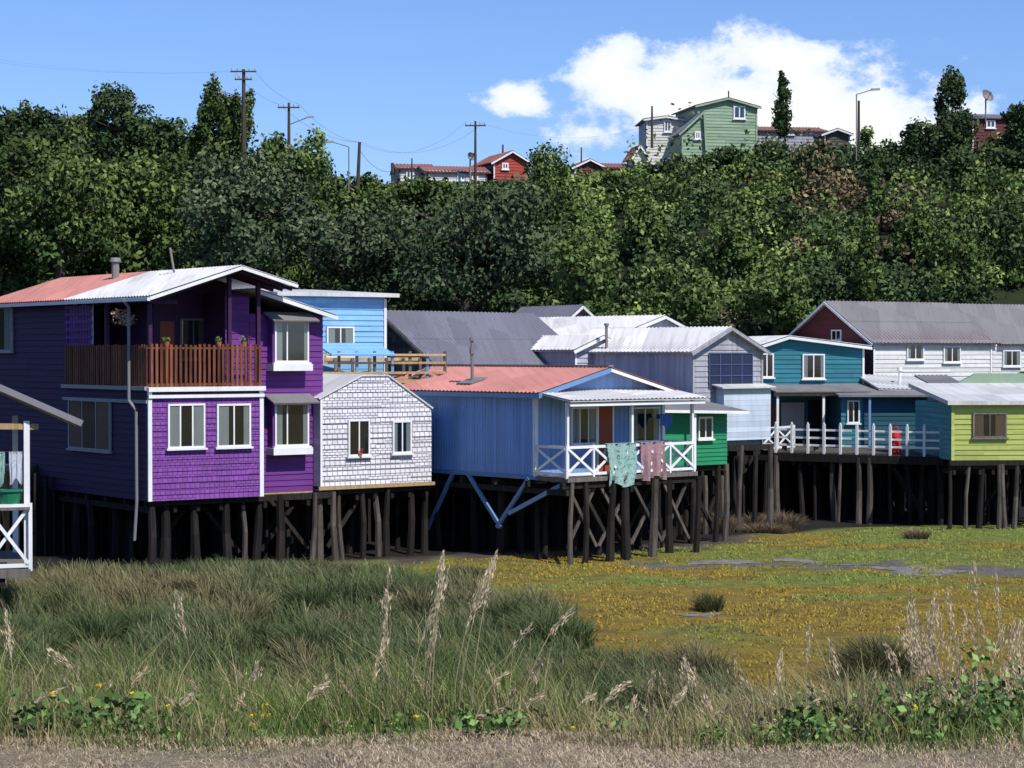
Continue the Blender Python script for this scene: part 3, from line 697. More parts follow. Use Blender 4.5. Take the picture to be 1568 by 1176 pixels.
H.build()
H = Obj('gas_cylinder'); q = F_.p(W*.74, -.35, 2.745); G = H.p('tank', 'gas'); cx, cy, cz = q
pr = [(.13, 0), (.17, .04), (.19, .1), (.19, .72), (.17, .84), (.11, .92), (.05, .95)]
for (r0, z0), (r1, z1) in zip(pr, pr[1:]): G.cyl((cx, cy, cz+z0), (cx, cy, cz+z1), r0, r1, 16)
H.p('valve', 'flue').cyl((cx, cy, cz+.95), (cx, cy, cz+1.05), .03)
for k in range(3):
    a_ = k*2.1; H.p('collar', 'gas').beam((cx+.1*math.cos(a_), cy+.1*math.sin(a_), cz+.88), (cx+.1*math.cos(a_), cy+.1*math.sin(a_), cz+1.1), .05, .02)
H.p('collar', 'gas').cyl((cx, cy, cz+1.08), (cx, cy, cz+1.12), .12, .12, 14); H.build()
H = Obj('yellow_green_house'); F_, L_ = frames(X(1458, 80.5), 80.5, 5); W = F_.reach(1640); H.F, H.L = F_, L_
H.p('walls', 'turq').box(F_, 0, W, -5, 0, 2.65, 4.85); H.p('boards', 'yellow').siding(F_, 0, W, 2.65, 4.85, 0, .2)
H.p('side_boards', 'turq').siding(L_, 0, 5, 2.65, 4.85, 0, .2)
H.p('roof', 'roof_white').slab(F_.p(-.25, .3, 4.95), F_.p(W+.3, .3, 4.95), F_.p(W+.3, -5.2, 5.55), F_.p(-.25, -5.2, 5.55), .16)
uwin(H, 1489, 1541, 632, 670, mull=(.5,), frame='old_wall', cur='curtain2', open_l=.3)
H.p('floor_beam', 'stilt').box(F_, -.1, W+.1, -.1, .08, 2.45, 2.64)
H.p('corner_trim', 'yellow').box(F_, -.04, .08, .042, .065, 2.65, 4.85)
H.p('upper_gable', 'sage').prism(F_, [(1.0, 5.1), (8, 5.1), (8, 5.95), (2.6, 5.95)], -5.5, -5.2)
stilts(H, F_, .1, W, -.1, -6, 2.5, 10, 5, .12, .4, 2)
H.build()
H = Obj('low_shed'); F_, L_ = frames(X(1345, 90.5), 90.5, 8)
H.p('walls', 'grey_wall').box(F_, 0, 5.6, -3, 0, 2.8, 5.2)
H.p('roof', 'roof_white').corr(F_.p(-.1, .4, 5.25), F_.p(2.6, .4, 5.2), F_.p(2.6, -3, 5.75), F_.p(-.1, -3, 5.85), .2, .02)
H.p('roof', 'roof_mid').corr(F_.p(2.62, .4, 5.2), F_.p(4.2, .4, 5.2), F_.p(4.2, -3, 5.8), F_.p(2.62, -3, 5.8), .2, .02)
H.p('roof', 'roof_white').corr(F_.p(4.22, .4, 5.1), F_.p(6.2, .4, 5.1), F_.p(6.2, -3, 5.7), F_.p(4.22, -3, 5.7), .2, .02)
q = F_.p(1.3, -1.0, 5.4); H.p('flue', 'white').cyl(q, (q[0], q[1], 6.1), .06); H.p('flue', 'white').cyl((q[0], q[1], 6.0), (q[0], q[1], 6.15), .13, .1)
H.build()
H = gable_house('white_house', 1337, 96, 30, '1517', 6.4, 2.9, 7.42, 9.25, 'white_wall', 'roof_mid', side='red_dk', ridge='width', fascia='white', ov=.3)
uwin(H, 1387, 1413, 526, 551, cur='curtain', open_l=.2); uwin(H, 1443, 1469, 530, 555, cur='curtain', open_l=.2); uwin(H, 1275, 1290, 505, 522, side=True, cur=None)
H.build()
q = H.F.p(H.W+.08, 0, 0)
H2 = Obj('white_house'); H2.F, H2.L = frames(q[0], q[1], 30); W = 9
H2.p('walls', 'white_wall').prism(H2.L, [(0, 2.9), (6.4, 2.9), (6.4, 7.35), (3.2, 9.1), (0, 7.35)], -W, 0)
H2.p('boards', 'white_wall').siding(H2.F, 0, W, 2.9, 7.3, 0, .2)
for s_ in (-.3, 6.7):
    H2.p('roof', 'roof_grey' if s_ > 0 else 'roof_mid').corr(H2.L.p(s_, -.3, 7.2), H2.L.p(s_, -W-.3, 7.2), H2.L.p(3.2, -W-.3, 9.22), H2.L.p(3.2, -.3, 9.22), .22, .02)
uwin(H2, 1534, 1561, 536, 561, cur='curtain', open_l=.2)
H2.build()

# near-left porch (corner of the next stilt house)
H = Obj('porch_stilt_house'); d = 50; F_, L_ = frames(X(46, d), d, 17)
R_ = F_.reach
xe = R_(125); xl = R_(-260)
H.p('roof', 'roof_mid').slab(F_.p(xe, .1, Z(646, d)), F_.p(xe, -5, Z(646, d)), F_.p(xl, -5, Z(478, d)), F_.p(xl, .1, Z(478, d)), .05)
H.p('fascia', 'pipe').beam(F_.p(xe, .13, Z(649, d)), F_.p(xl, .13, Z(481, d)), .04, .15)
H.p('soffit', 'plank').slab(F_.p(xe-.1, .08, Z(651, d)), F_.p(xe-.1, -4.9, Z(651, d)), F_.p(xl, -4.9, Z(485, d)), F_.p(xl, .08, Z(485, d)), .05)
H.p('porch_beam', 'plank').beam(F_.p(R_(-200), -.3, Z(650, d)), F_.p(R_(60), -.3, Z(654, d)), .12, .14)
H.p('deck', 'old_wall').box(F_, xl, R_(46), -5, 0, Z(885, d), Z(872, d))
po = H.p('porch_posts', 'white'); po.box(F_, R_(37), R_(46), -.35, -.2, Z(872, d), Z(645, d)); po.box(F_, R_(37), R_(46), -4.6, -4.45, Z(872, d), Z(645, d))
xrail(H.p('porch_railing', 'white'), F_, R_(-25), R_(46), Z(872, d), Z(772, d), -.1, 1, .09); xrail(H.p('porch_railing', 'white'), F_, R_(-95), R_(-25), Z(872, d), Z(772, d), -.1, 1, .09)
H.p('walls', 'purple_dk').box(F_, xl, R_(-130), -5, -1.5, Z(872, d), Z(555, d))
stilts(H, F_, xl+.3, R_(-6), -.15, -4.5, Z(885, d), 4, 3, .12, .5, 1)
H.build()
H = Obj('laundry_tub'); q = F_.p(R_(14), -.32, Z(778, d)+.03); T = H.p('tub', 'tub'); T.cyl(q, (q[0], q[1], q[2]+.36), .24, .32, 18); T.cyl((q[0], q[1], q[2]+.36), (q[0], q[1], q[2]+.40), .35, .35, 18)
H.p('shelf', 'old_wall').box(F_, R_(-40), R_(45), -.75, -.0, Z(778, d)-.05, Z(778, d)+.02)
H.build()
cloth('hanging_clothes', 'cl_grey', F_, R_(14), R_(35), -.25, Z(693, d), Z(738, d), .04, .5)
cloth('hanging_clothes', 'cl_teal', F_, R_(-14), R_(8), -.25, Z(693, d), Z(742, d), .04, .5)
P = Part('washing_line', None, M['wire']); P.cyl(F_.p(R_(42), -.28, Z(692, d)), F_.p(R_(-120), -.28, Z(692, d)), .006, .006, 5); P.build()

# ------------------------------------------------------------------ hilltop houses
def hill_house(name, u0, u1, d, vb, ve, va, deg, wall, roof, wins=(), rx=.5, D=5, side=None, ridge='depth', fascia='white'):
    H = gable_house(name, u0, d, deg, str(u1), D, Z(vb, d)-2.5, Z(ve, d), Z(va, d), wall, roof, side=side, ridge=ridge, fascia=fascia, ov=.25, rx=rx)
    for w in wins: uwin(H, *w, cur=None, fw=.09)
    H.build(); return H
hill_house('sage_green_house', 1068, 1158, 134, 240, 161, 149, 12, 'sage', 'roof_mid', [(1122, 1140, 163, 183)], side='sage', fascia='sage')
hill_house('white_hill_house', 990, 1046, 137, 255, 182, 178, 4, 'white_wall', 'roof_mid', [(1016, 1027, 185, 203)], side='grey_wall', D=4)
hill_house('sage_green_annex', 1044, 1078, 132.5, 250, 200, 170, 8, 'sage', 'roof_mid', [(1063, 1072, 202, 214)], rx=.95, D=3, fascia='sage')
hill_house('red_roof_house', 1155, 1262, 140, 210, 199, 188, 8, 'grey_wall', 'roof_red', [(1200, 1215, 201, 207)], ridge='width', fascia='old_wall')
hill_house('red_house', 756, 810, 134, 268, 246, 230, 20, 'red', 'roof_red', [(768, 778, 250, 260)], side='red_dk', D=4)
hill_house('pale_hill_house', 655, 745, 132, 290, 262, 250, 12, 'white_wall', 'roof_red', [(700, 712, 265, 277), (722, 732, 265, 277)], ridge='width', fascia='old_wall', D=4)
hill_house('pale_hill_house', 612, 660, 134, 290, 257, 247, 8, 'curtain', 'roof_red', [(622, 634, 262, 274)], ridge='width', fascia='old_wall', D=4)
hill_house('dark_hill_house', 880, 925, 136, 268, 254, 243, 12, 'red_dk', 'roof_red', [], D=4)
hill_house('dark_hill_house', 928, 978, 136, 268, 256, 246, 12, 'old_wall', 'roof_red', [], D=4, ridge='width', fascia='old_wall')
hill_house('small_white_house', 970, 988, 136, 266, 236, 222, 10, 'white_wall', 'roof_red', [], D=2)
hill_house('weathered_shed', 1010, 1050, 131, 270, 252, 234, 12, 'old_wall', 'roof_grey', [], rx=.8, D=2, fascia='old_wall')
hill_house('dark_red_house', 1488, 1560, 136, 215, 180, 168, 12, 'red_dk', 'roof_mid', [(1508, 1522, 185, 197)], ridge='width')
hill_house('low_hill_house', 1262, 1300, 138, 220, 204, 197, 0, 'old_wall', 'roof_mid', [])
hill_house('far_house', 84, 128, 136, 200, 182, 172, 5, 'grey_wall', 'roof_mid', [], ridge='width', fascia='old_wall', D=4)
def dish(u, v, d, r=.75):
    H = Obj('satellite_dish'); c = Vector((X(u, d), d, Z(v, d))); P = H.p('reflector', 'roof_mid'); ax = Vector((.45, -.75, .5)).normalized()
    pr = [(0.02, 0), (r*.4, .03), (r*.75, .12), (r, .24)]
    for (r0, a0), (r1, a1) in zip(pr, pr[1:]): P.cyl(c+ax*a0, c+ax*a1, r0, r1, 20)
    P.f = [f for f in P.f if len(f) == 4]
    H.p('feed_arm', 'pipe').cyl(c-Vector((0, 0, r*.6)), c+ax*.6, .03); H.p('mast', 'pipe').cyl(c, c-Vector((0, 0, 1.6)), .05); H.build()
dish(1508, 150, 136, .45); dish(720, 243, 132, .3)

# ------------------------------------------------------------------ poles & wires
def pole(name, u, vt, vb, d, arm=True, lean=0, lamp=False, r=.13):
    H = Obj(name); b = (X(u, d), d, Z(vb, d)-2); t = (X(u+lean, d), d, Z(vt, d)); H.p('post', 'pole').cyl(b, t, r*1.2, r*.75)
    if arm:
        for dz, w in ((.3, .65),) if arm == 1 else ((.15, .75), (.6, .5)):
            H.p('crossarm', 'pole').beam((t[0]-w, d-.15, t[2]-dz), (t[0]+w, d-.15, t[2]-dz), .07, .08)
            for k in (-.9, -.45, .45, .9): H.p('insulators', 'concrete').cyl((t[0]+k*w, d-.15, t[2]-dz+.04), (t[0]+k*w, d-.15, t[2]-dz+.18), .035)
    if lamp:
        H.p('lamp_arm', 'pipe').cyl((t[0], d, t[2]-1.3), (t[0]+1.1, d-.2, t[2]-.9), .03); H.p('lamp_head', 'concrete').beam((t[0]+1.0, d-.2, t[2]-.9), (t[0]+1.5, d-.2, t[2]-.84), .16, .09)
    H.build(); return t
t1 = pole('utility_pole', 374, 107, 190, 121, 2); t2 = pole('utility_pole', 443, 158, 215, 124, 1, lamp=True, r=.1)
t3 = pole('utility_pole', 546, 218, 288, 130, 0, 5); t4 = pole('utility_pole', 728, 186, 250, 131, 1, r=.09); t5 = pole('utility_pole', 1314, 155, 210, 133, 0, r=.1)
pole('utility_pole', 770, 222, 250, 138, 0, r=.08); pole('utility_pole', 603, 250, 285, 130, 0, -2)
pole('utility_pole', 631, 243, 285, 131, 0, r=.06); pole('utility_pole', 890, 226, 260, 136, 0, r=.06); pole('utility_pole', 998, 163, 180, 136, 0, r=.08); pole('utility_pole', 1115, 140, 160, 136, 0, r=.06)
for u, v in ((340, 142), (505, 218), (1340, 138)):
    H = Obj('street_lamp'); dd = 122 if u < 400 else 130; x_ = X(u, dd); s_ = -1 if u > 1000 else 1
    H.p('post', 'pipe').cyl((x_+1.2*s_, dd, Z(v, dd)-4.5), (x_+1.2*s_, dd, Z(v, dd)-.3), .04); H.p('arm', 'pipe').cyl((x_+1.2*s_, dd, Z(v, dd)-.3), (x_+.2*s_, dd, Z(v, dd)), .03); H.p('lamp_head', 'concrete').beam((x_-.3, dd, Z(v, dd)), (x_+.25, dd, Z(v, dd)+.03), .2, .12); H.build()
H = Obj('power_lines'); P = H.p('wire', 'wire')
def wire(a, b, sag=.6, r=.007):
    n = 12; a, b = Vector(a), Vector(b); pr = None
    for i in range(n+1):
        t = i/n; q = a.lerp(b, t); q.z -= sag*4*t*(1-t)
        if pr is not None: P.cyl(pr, q, r, r, 4)
        pr = q
for off in (-.6, .6):
    o = Vector((off, -.15, -.1)); wire(Vector((X(-100, 120), 120, Z(75, 120)))+o, Vector(t1)+o, r=.003); wire(Vector(t1)+o, Vector(t2)+o, .3); wire(Vector(t2)+o, Vector(t3)+o*.2, .5, .008); wire(Vector(t3)+o*.2, Vector(t4)+o, 1.2, .005)
wire(Vector(t4), Vector((X(1000, 137), 137, Z(190, 137))), 1.0, .004)
wire(Vector(t3)-Vector((0, 0, .5)), (X(605, 131), 131, Z(262, 131)), .5, .012)
H.build()

# ------------------------------------------------------------------ foliage
class Leaves:
    def __init__(s): s.P = []; s.C = []
    def crown(s, c, rad, n, size, col, lumps=12, lr=.42, var=.38, low=-.5):
        c = np.array(c, float); rad = np.array(rad, float)*np.ones(3)
        D = RG.normal(size=(lumps, 3)); D /= np.linalg.norm(D, axis=1)[:, None]; D[:, 2] = np.maximum(D[:, 2], low)
        LC = D*(1-lr*.85)*RG.uniform(.5, 1.12, (lumps, 1)); LR = lr*RG.uniform(.6, 1.3, lumps)
        k = RG.integers(0, lumps, n); d = RG.normal(size=(n, 3)); d /= np.linalg.norm(d, axis=1)[:, None]
        r = LR[k]*(1-.45*RG.random(n)**2)*(1+.3*(RG.random(n) < .15))
        p = c+rad*(LC[k]+d*r[:, None])
        nn = d+.6*RG.normal(size=(n, 3)); nn /= np.linalg.norm(nn, axis=1)[:, None]
        t = np.cross(nn, RG.normal(size=(n, 3))); t /= np.linalg.norm(t, axis=1)[:, None]+1e-9
        b = np.cross(nn, t); sz = size*RG.uniform(.6, 1.3, n)[:, None]
        Q = np.stack([p+t*sz*.5, p+b*sz*.3, p-t*sz*.5, p-b*sz*.3], 1)
        lb = RG.uniform(1-var, 1+var, lumps)
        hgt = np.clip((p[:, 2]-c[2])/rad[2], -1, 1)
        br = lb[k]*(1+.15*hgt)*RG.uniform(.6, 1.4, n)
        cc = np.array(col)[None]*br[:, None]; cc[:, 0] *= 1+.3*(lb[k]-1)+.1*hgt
        s.P.append(Q); s.C.append(np.repeat(cc[:, None], 4, 1))
    def build(s, name, parent=None, mat='leaf'):
        V = np.concatenate(s.P).reshape(-1, 3); C = np.clip(np.concatenate(s.C).reshape(-1, 3), 0, 1); Q = np.arange(len(V)).reshape(-1, 4)
        me = bpy.data.meshes.new(name); fill_mesh(me, V, Q, C); me.materials.append(M[mat])
        ob = bpy.data.objects.new(name, me); COL.objects.link(ob)
        if parent: ob.parent = parent
        return ob
GR = (.098, .148, .046); GD = (.052, .082, .034); GB = (.145, .21, .060); GO = (.17, .14, .078); GC = (.070, .100, .052)

LV = Leaves()
yy = 96.0
while yy < 139:
    st = 1.75+(yy-96)*.012
    for xx in np.arange(-46, 46, st):
        x_ = xx+RG.uniform(-.9, .9); y_ = yy+RG.uniform(-.8, .8); u = x_/y_*FP+784
        if abs(x_) > 36 and RG.random() < .4: continue
        if x_ > 11 and y_ < 104+max(0, x_-14)*.35: continue          # the white houses stand here
        nv = float(fbm(x_*.09+2, y_*.09+7)); nw = float(fbm(x_*.3+12, y_*.3+5)); right = 840 < u < 1600
        s_ = RG.uniform(.7, 1.35)
        if right: r = 1.5*s_; h = (1.0+2.6*max(0, nv-.48)*1.5+(1.8 if RG.random() < .10 else 0))*s_
        else: r = 1.6*s_; h = (1.5+3.0*max(0, nv-.38))*s_
        if y_ > 125: h = min(h, (1.2 if not (480 < u < 1060) else .8)*RG.uniform(.6, 1.3))
        if 600 < u < 1160 and y_ > 131: h = min(h, .5)
        col = np.array(GR)*(1-.3*(not right))
        if right and nw > .50: col = np.array(GB)
        if right and nw < .40: col = np.array(GD)*1.25
        if RG.random() < .2: col = np.array(GD)
        if right and (RG.random() < .06 or ((u-1270)/70)**2+((y_-122)/4)**2 < 1): col = np.array(GO)
        if y_ > 125 and u > 1000 and nw < .5: col = np.array(GD)
        col = col*RG.uniform(.75, 1.25)
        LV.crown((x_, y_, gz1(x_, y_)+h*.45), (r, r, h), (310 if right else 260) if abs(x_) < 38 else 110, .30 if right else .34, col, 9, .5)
    yy += st*.85
LV.build('hillside_bushes')

def tree(name, u, vt, vb, d, w, col=GR, n=3500, size=.34, lumps=26, lr=.34, taper=False, base=None):
    """w: crown width in photo px; vt,vb: top and bottom of the crown"""
    H = Obj(name); x_ = X(u, d); zt, zb = Z(vt, d), Z(vb, d); g = gz1(x_, d)
    r = w/2/FP*d; h = (zt-zb)/2; T = H.p('trunk', 'bark')
    top = Vector((x_, d, zb+h*1.3)); bot = Vector((x_+RG.uniform(-.2, .2), d, min(g, zb)-.3)); tr = max(.1, r*.09)
    mid = bot.lerp(top, .5)+Vector((RG.uniform(-.2, .2), 0, 0)); T.cyl(bot, mid, tr, tr*.7); T.cyl(mid, top, tr*.7, tr*.2)
    for k in range(9):
        t = RG.uniform(.35, .95); a_ = RG.uniform(0, 6.28); s0 = bot.lerp(top, t)
        e = Vector((x_+math.cos(a_)*r*.75, d+math.sin(a_)*r*.75, s0.z+h*RG.uniform(.2, .6))); T.cyl(s0, e, tr*.35, tr*.08, 6)
    Lf = Leaves()
    if taper:
        k = 9
        for i in range(k):
            t = i/(k-1); rr = r*(1-.72*t**1.8)*(.72+.28*min(1, t*4))*RG.uniform(.85, 1.08)
            Lf.crown((x_+RG.uniform(-.08, .08)*r, d, zb+(zt-zb)*(.07+.86*t)), (rr, rr, (zt-zb)/k*1.05), int(n/k*(1.2-.5*t)), size, np.array(col)*RG.uniform(.88, 1.12), 9, .5)
    else:
        Lf.crown((x_, d, zb+h), (r, r, h), int(n*.5), size, col, lumps, lr, low=-.8)
        for i in range(7):
            a_ = RG.uniform(0, 6.28); q = RG.uniform(.3, .75)
            Lf.crown((x_+math.cos(a_)*r*q, d+math.sin(a_)*r*q, zb+h*(1+RG.uniform(-.7, .6))), (r*RG.uniform(.35, .6), r*.5, h*RG.uniform(.3, .5)), int(n*.072), size, np.array(col)*RG.uniform(.75, 1.25), 9, .42)
    H.build(); Lf.build('crown', H.e)
tree('large_broadleaf_tree', 720, 275, 500, 101, 300, GC, 12000, .28, 60, .24)
tree('large_broadleaf_tree', 560, 300, 500, 102, 200, GC, 7500, .28, 44, .26)
tree('large_broadleaf_tree', 385, 225, 450, 103, 240, np.array(GC)*1.1, 9500, .30, 45, .26)
tree('broadleaf_tree', 90, 200, 430, 104, 230, np.array(GR)*.85, 8500, .32, 40, .28)
tree('broadleaf_tree', 225, 205, 440, 107, 150, np.array(GR)*.9, 6500, .32, 34, .3)
tree('broadleaf_tree', -20, 205, 430, 106, 180, GD, 6000, .32, 34, .3)
tree('broadleaf_tree', 905, 350, 500, 99, 120, np.array(GR)*.9, 4000, .28, 28, .3)
tree('broadleaf_tree', -30, 150, 270, 122, 120, GD, 3200, .3)
tree('broadleaf_tree', 40, 150, 270, 122, 130, GD, 4000, .3, lr=.28); tree('broadleaf_tree', 183, 124, 270, 120, 125, GD, 5500, .28, lr=.26); tree('broadleaf_tree', 245, 168, 280, 119, 95, GD, 3400, .3)
tree('broadleaf_tree', 322, 112, 270, 122, 62, np.array(GR)*.75, 4000, .26, lr=.28); tree('broadleaf_tree', 358, 108, 270, 123, 72, np.array(GR)*.75, 4600, .26, lr=.26)
tree('broadleaf_tree', 425, 195, 310, 124, 70, GR, 3000, .28); tree('broadleaf_tree', 472, 193, 320, 121, 84, GR, 4000, .28)
tree('broadleaf_tree', 838, 212, 310, 127, 76, GR, 3600, .26); tree('shrub_tree', 650, 268, 330, 124, 90, np.array(GR)*.7, 1800, .28)
tree('shrub_tree', 545, 285, 340, 122, 110, np.array(GR)*.8, 2200, .28); tree('shrub_tree', 760, 268, 330, 126, 60, GD, 1500, .28)
tree('poplar_tree', 1197, 112, 210, 134, 44, GD, 3800, .22, taper=True)
tree('broadleaf_tree', 1454, 97, 210, 133, 54, GD, 3600, .24, lr=.28); tree('broadleaf_tree', 1410, 175, 260, 131, 76, GD, 3200, .28); tree('broadleaf_tree', 1460, 165, 270, 130, 90, GD, 3400, .28)
tree('broadleaf_tree', 1562, 148, 270, 129, 66, GD, 3200, .28); tree('broadleaf_tree', 1500, 212, 300, 128, 120, GD, 3600, .28)
tree('broadleaf_tree', 1110, 220, 300, 128, 90, GD, 3000, .28); tree('broadleaf_tree', 1175, 208, 300, 128, 100, np.array(GD)*1.3, 3400, .28); tree('broadleaf_tree', 1245, 212, 300, 127, 100, GD, 3200, .28)
tree('broadleaf_tree', 1325, 190, 225, 134, 26, GB, 900, .22); tree('broadleaf_tree', 1340, 222, 290, 128, 80, GD, 2200, .26)
tree('poplar_tree', 1328, 315, 460, 106, 48, np.array(GR)*.8, 4400, .22, taper=True); tree('poplar_tree', 1340, 245, 340, 118, 36, GR, 2700, .24, taper=True); tree('broadleaf_tree', 1395, 300, 420, 112, 70, GR, 3600, .24)
tree('broadleaf_tree', 1190, 400, 520, 103, 120, GR, 4000, .28); tree('broadleaf_tree', 1050, 400, 510, 101, 110, GR, 3400, .28)
tree('broadleaf_tree', 1260, 395, 490, 107, 110, np.array(GD)*1.2, 3400, .28); tree('broadleaf_tree', 1470, 330, 470, 110, 130, np.array(GR)*.85, 4200, .28); tree('broadleaf_tree', 1550, 300, 460, 111, 120, np.array(GD)*1.2, 4000, .28)
tree('broadleaf_tree', 1120, 330, 430, 110, 90, GR, 2800, .28); tree('broadleaf_tree', 990, 300, 390, 114, 80, np.array(GR)*.8, 2400, .28)
for u in (-500, -330, -180, 1850, 2050): tree('broadleaf_tree', u, 200, 400, 112, 200, GD, 3500, .36)

# ------------------------------------------------------------------ grass
def blades(x, y, z, h, w, col, tipcol, lean=.35, seg=3, wind=(-.15, 0)):
    n = len(x); a = RG.uniform(0, 2*np.pi, n); ld = np.stack([np.cos(a), np.sin(a), np.zeros(n)], 1)*RG.uniform(.1, 1, n)[:, None]*lean
    ld[:, 0] += wind[0]; ld[:, 1] += wind[1]
    fa = RG.uniform(-.9, .9, n); wd = np.stack([np.cos(fa), np.sin(fa), np.zeros(n)], 1)
    base = np.stack([x, y, z], 1); up = np.array([0, 0, 1.]); Vv = []; Cc = []
    for i in range(seg+1):
        t = i/seg; c = base+up*(h*t*(1-.15*t*t))[:, None]+ld*(h*t**2)[:, None]; ww = (w*(1-t*.85)/2)[:, None]*wd
        Vv += [c-ww, c+ww]; cc = col*(1-t)+tipcol*t; Cc += [cc, cc]
    V = np.stack(Vv, 1); C = np.stack(Cc, 1); k = 2*(seg+1)
    b = (np.arange(n)*k)[:, None]; Q = np.concatenate([np.stack([b[:, 0]+2*i, b[:, 0]+2*i+1, b[:, 0]+2*i+3, b[:, 0]+2*i+2], 1) for i in range(seg)])
    return V.reshape(-1, 3), C.reshape(-1, 3), Q
def grass_obj(name, sets):
    Vs, Cs, Qs = [], [], []; o = 0
    for V, C, Q in sets: Vs.append(V); Cs.append(C); Qs.append(Q+o); o += len(V)
    me = bpy.data.meshes.new(name); fill_mesh(me, np.concatenate(Vs), np.concatenate(Qs), np.clip(np.concatenate(Cs), 0, 1)); me.materials.append(M['grass'])
    COL.objects.link(bpy.data.objects.new(name, me))
n = 170000; x = RG.uniform(-24, 14, n); y = RG.uniform(31, 70, n)
cl = fbm(x*.75+4, y*.5+8, 3); keep = (x < gx(y)+(fbm(x*.8, y*.8)-.5)*6) & (np.abs(x) < y*.28+2) & (y < frontl(x)+.3) & (RG.random(n) < np.clip((cl-.36)*4, .06, 1))
x, y, cl = x[keep], y[keep], cl[keep]; n = len(x)
hv = np.clip(.16+(cl-.38)*2.6, .12, 1.0)*RG.uniform(.6, 1.2, n)
hv *= np.clip((72-y)/14, .35, 1)
def gtone(x, y): return np.clip((fbm(x*.22+30, y*.16+11)-.45)*6, 0, 1)
tone = gtone(x, y)[:, None]; g1 = np.array([.070, .095, .035]); g2 = np.array([.13, .12, .048]); tp = np.array([.27, .235, .12]); tg = np.array([.14, .17, .075])
tt = tone*.85; colb = g1*(1-tt)+g2*tt; tip = tg*(1-tt)+tp*tt
st_ = (RG.random((n, 1)) < .10); tip = np.where(st_, np.array([.42, .36, .22]), tip)
rnd = RG.uniform(.65, 1.3, (n, 1)); A_ = blades(x, y, gz(x, y)-.02, hv, RG.uniform(.022, .046, n), colb*rnd, tip*rnd, .45)
sets = [A_]
def tuft(cx, cy, r, h, n, c1, c2, lean=.6):
    a = RG.uniform(0, 6.28, n); q = np.sqrt(RG.random(n))*r; x = cx+q*np.cos(a); y = cy+q*np.sin(a)
    c1 = np.array(c1)[None]*RG.uniform(.7, 1.3, (n, 1)); c2 = np.array(c2)[None]*RG.uniform(.7, 1.3, (n, 1))
    V, C, Q = blades(x, y, gz(x, y)-.02, h*RG.uniform(.5, 1.1, n)*(1-.4*q/r), np.full(n, .032), c1, c2, lean)
    k = 8; W_ = V.reshape(n, k, 3); f = np.repeat(np.array([0, .11, .44, 1.0]), 2)[None, :, None]
    W_[:, :, 0:1] += f*(q*np.cos(a)*.7)[:, None, None]; W_[:, :, 1:2] += f*(q*np.sin(a)*.7)[:, None, None]
    return W_.reshape(-1, 3), C, Q
for u, v, r, h, k in ((1088, 935, .32, .75, 500), (1345, 1040, .7, 1.2, 1600), (1005, 1085, .5, .9, 700), (1180, 1095, .6, .6, 700), (712, 885, .55, .6, 700), (1290, 1110, .5, .7, 500), (900, 1075, .9, 1.0, 1400), (1060, 1095, .8, .8, 1100), (520, 880, .8, .6, 700), (400, 880, .8, .6, 600)):
    d = 21760/(v-540); sets.append(tuft(X(u, d), d, r, h, k, (.06, .07, .025), (.16, .15, .07)))
for i in range(260):
    y_ = RG.uniform(37, 67); x_ = RG.uniform(-.26*y_, float(gx(y_))+1.4)
    if y_ < frontl(x_)-.3:
        dry = gtone(np.array([x_]), np.array([y_]))[0] > .5
        s_ = RG.uniform(.5, 1.35)
        sets.append(tuft(x_, y_, .5*s_, (.95 if y_ < 58 else .6)*s_, int(330*s_), (.045, .065, .025), (.25, .215, .115) if dry or RG.random() < .25 else (.125, .16, .068), .6))
for u, v, r, h, k in ((1102, 818, .55, 1.1, 900), (1150, 812, .5, 1.0, 700), (1195, 810, .7, 1.0, 1000), (1405, 825, .4, .55, 350), (1170, 816, .8, .6, 700)):
    d = 21760/(v-540); sets.append(tuft(X(u, d), d, r, h, k, (.10, .07, .045), (.22, .165, .11)))
grass_obj('marsh_grass', sets)
n = 140000; x = RG.uniform(-14, 30, n); y = RG.uniform(36, 84, n); nn = fbm(x*1.1+50, y*1.1)
keep = (x > gx(y)-1) & (np.abs(x) < y*.28+2) & (RG.random(n) < np.clip((nn-.36)*5, .04, 1)) & (y < frontl(x)-.8)
keep &= ~((channel(x, y) > .35) & (RG.random(n) < .9))
x, y = x[keep], y[keep]; n = len(x); t = lawn_t(x, y)[:, None]
cb = (np.array([.36, .26, .05])*(1-t)+np.array([.24, .29, .07])*t)*RG.uniform(.55, 1.4, (n, 1))
grass_obj('marsh_turf', [blades(x, y, gz(x, y)-.01, RG.uniform(.03, .10, n), RG.uniform(.03, .06, n), cb*.9, cb*1.25, .8, 2)])
n = 60000; x = RG.uniform(-3.4, 3.4, n); y = RG.uniform(7.2, 8.9, n); r_ = RG.uniform(.6, 1.3, (n, 1))*(.65+.7*fbm(x*4, y*4))[:, None]; s1 = np.array([.48, .38, .26])
grass_obj('dry_verge_grass', [blades(x, y, gz(x, y)-.005, RG.uniform(.006, .026, n), RG.uniform(.003, .007, n), s1*r_*.9, s1*r_*1.2, 1.6, 2)])
n = 80000; x = RG.uniform(-4.2, 4.2, n); y = 8.35+RG.random(n)**.9*4.2; cl = fbm(x*1.5+3, y*1.5+1)
u_ = x/y*FP+784
hh = (.08+.42*np.clip((cl-.34)*2.6, 0, 1)+.08*(u_ < 700))*RG.uniform(.4, 1.25, n)*np.clip((y-8.3)/1.1, .08, 1)
t = np.clip((fbm(x*2+11, y*2)-.50)*6, 0, 1)[:, None]; cb = (np.array([.12, .165, .045])*(1-t)+np.array([.28, .24, .12])*t)*RG.uniform(.55, 1.4, (n, 1))
cb = np.where(RG.random((n, 1)) < .12, np.array([.45, .36, .2])[None], cb)
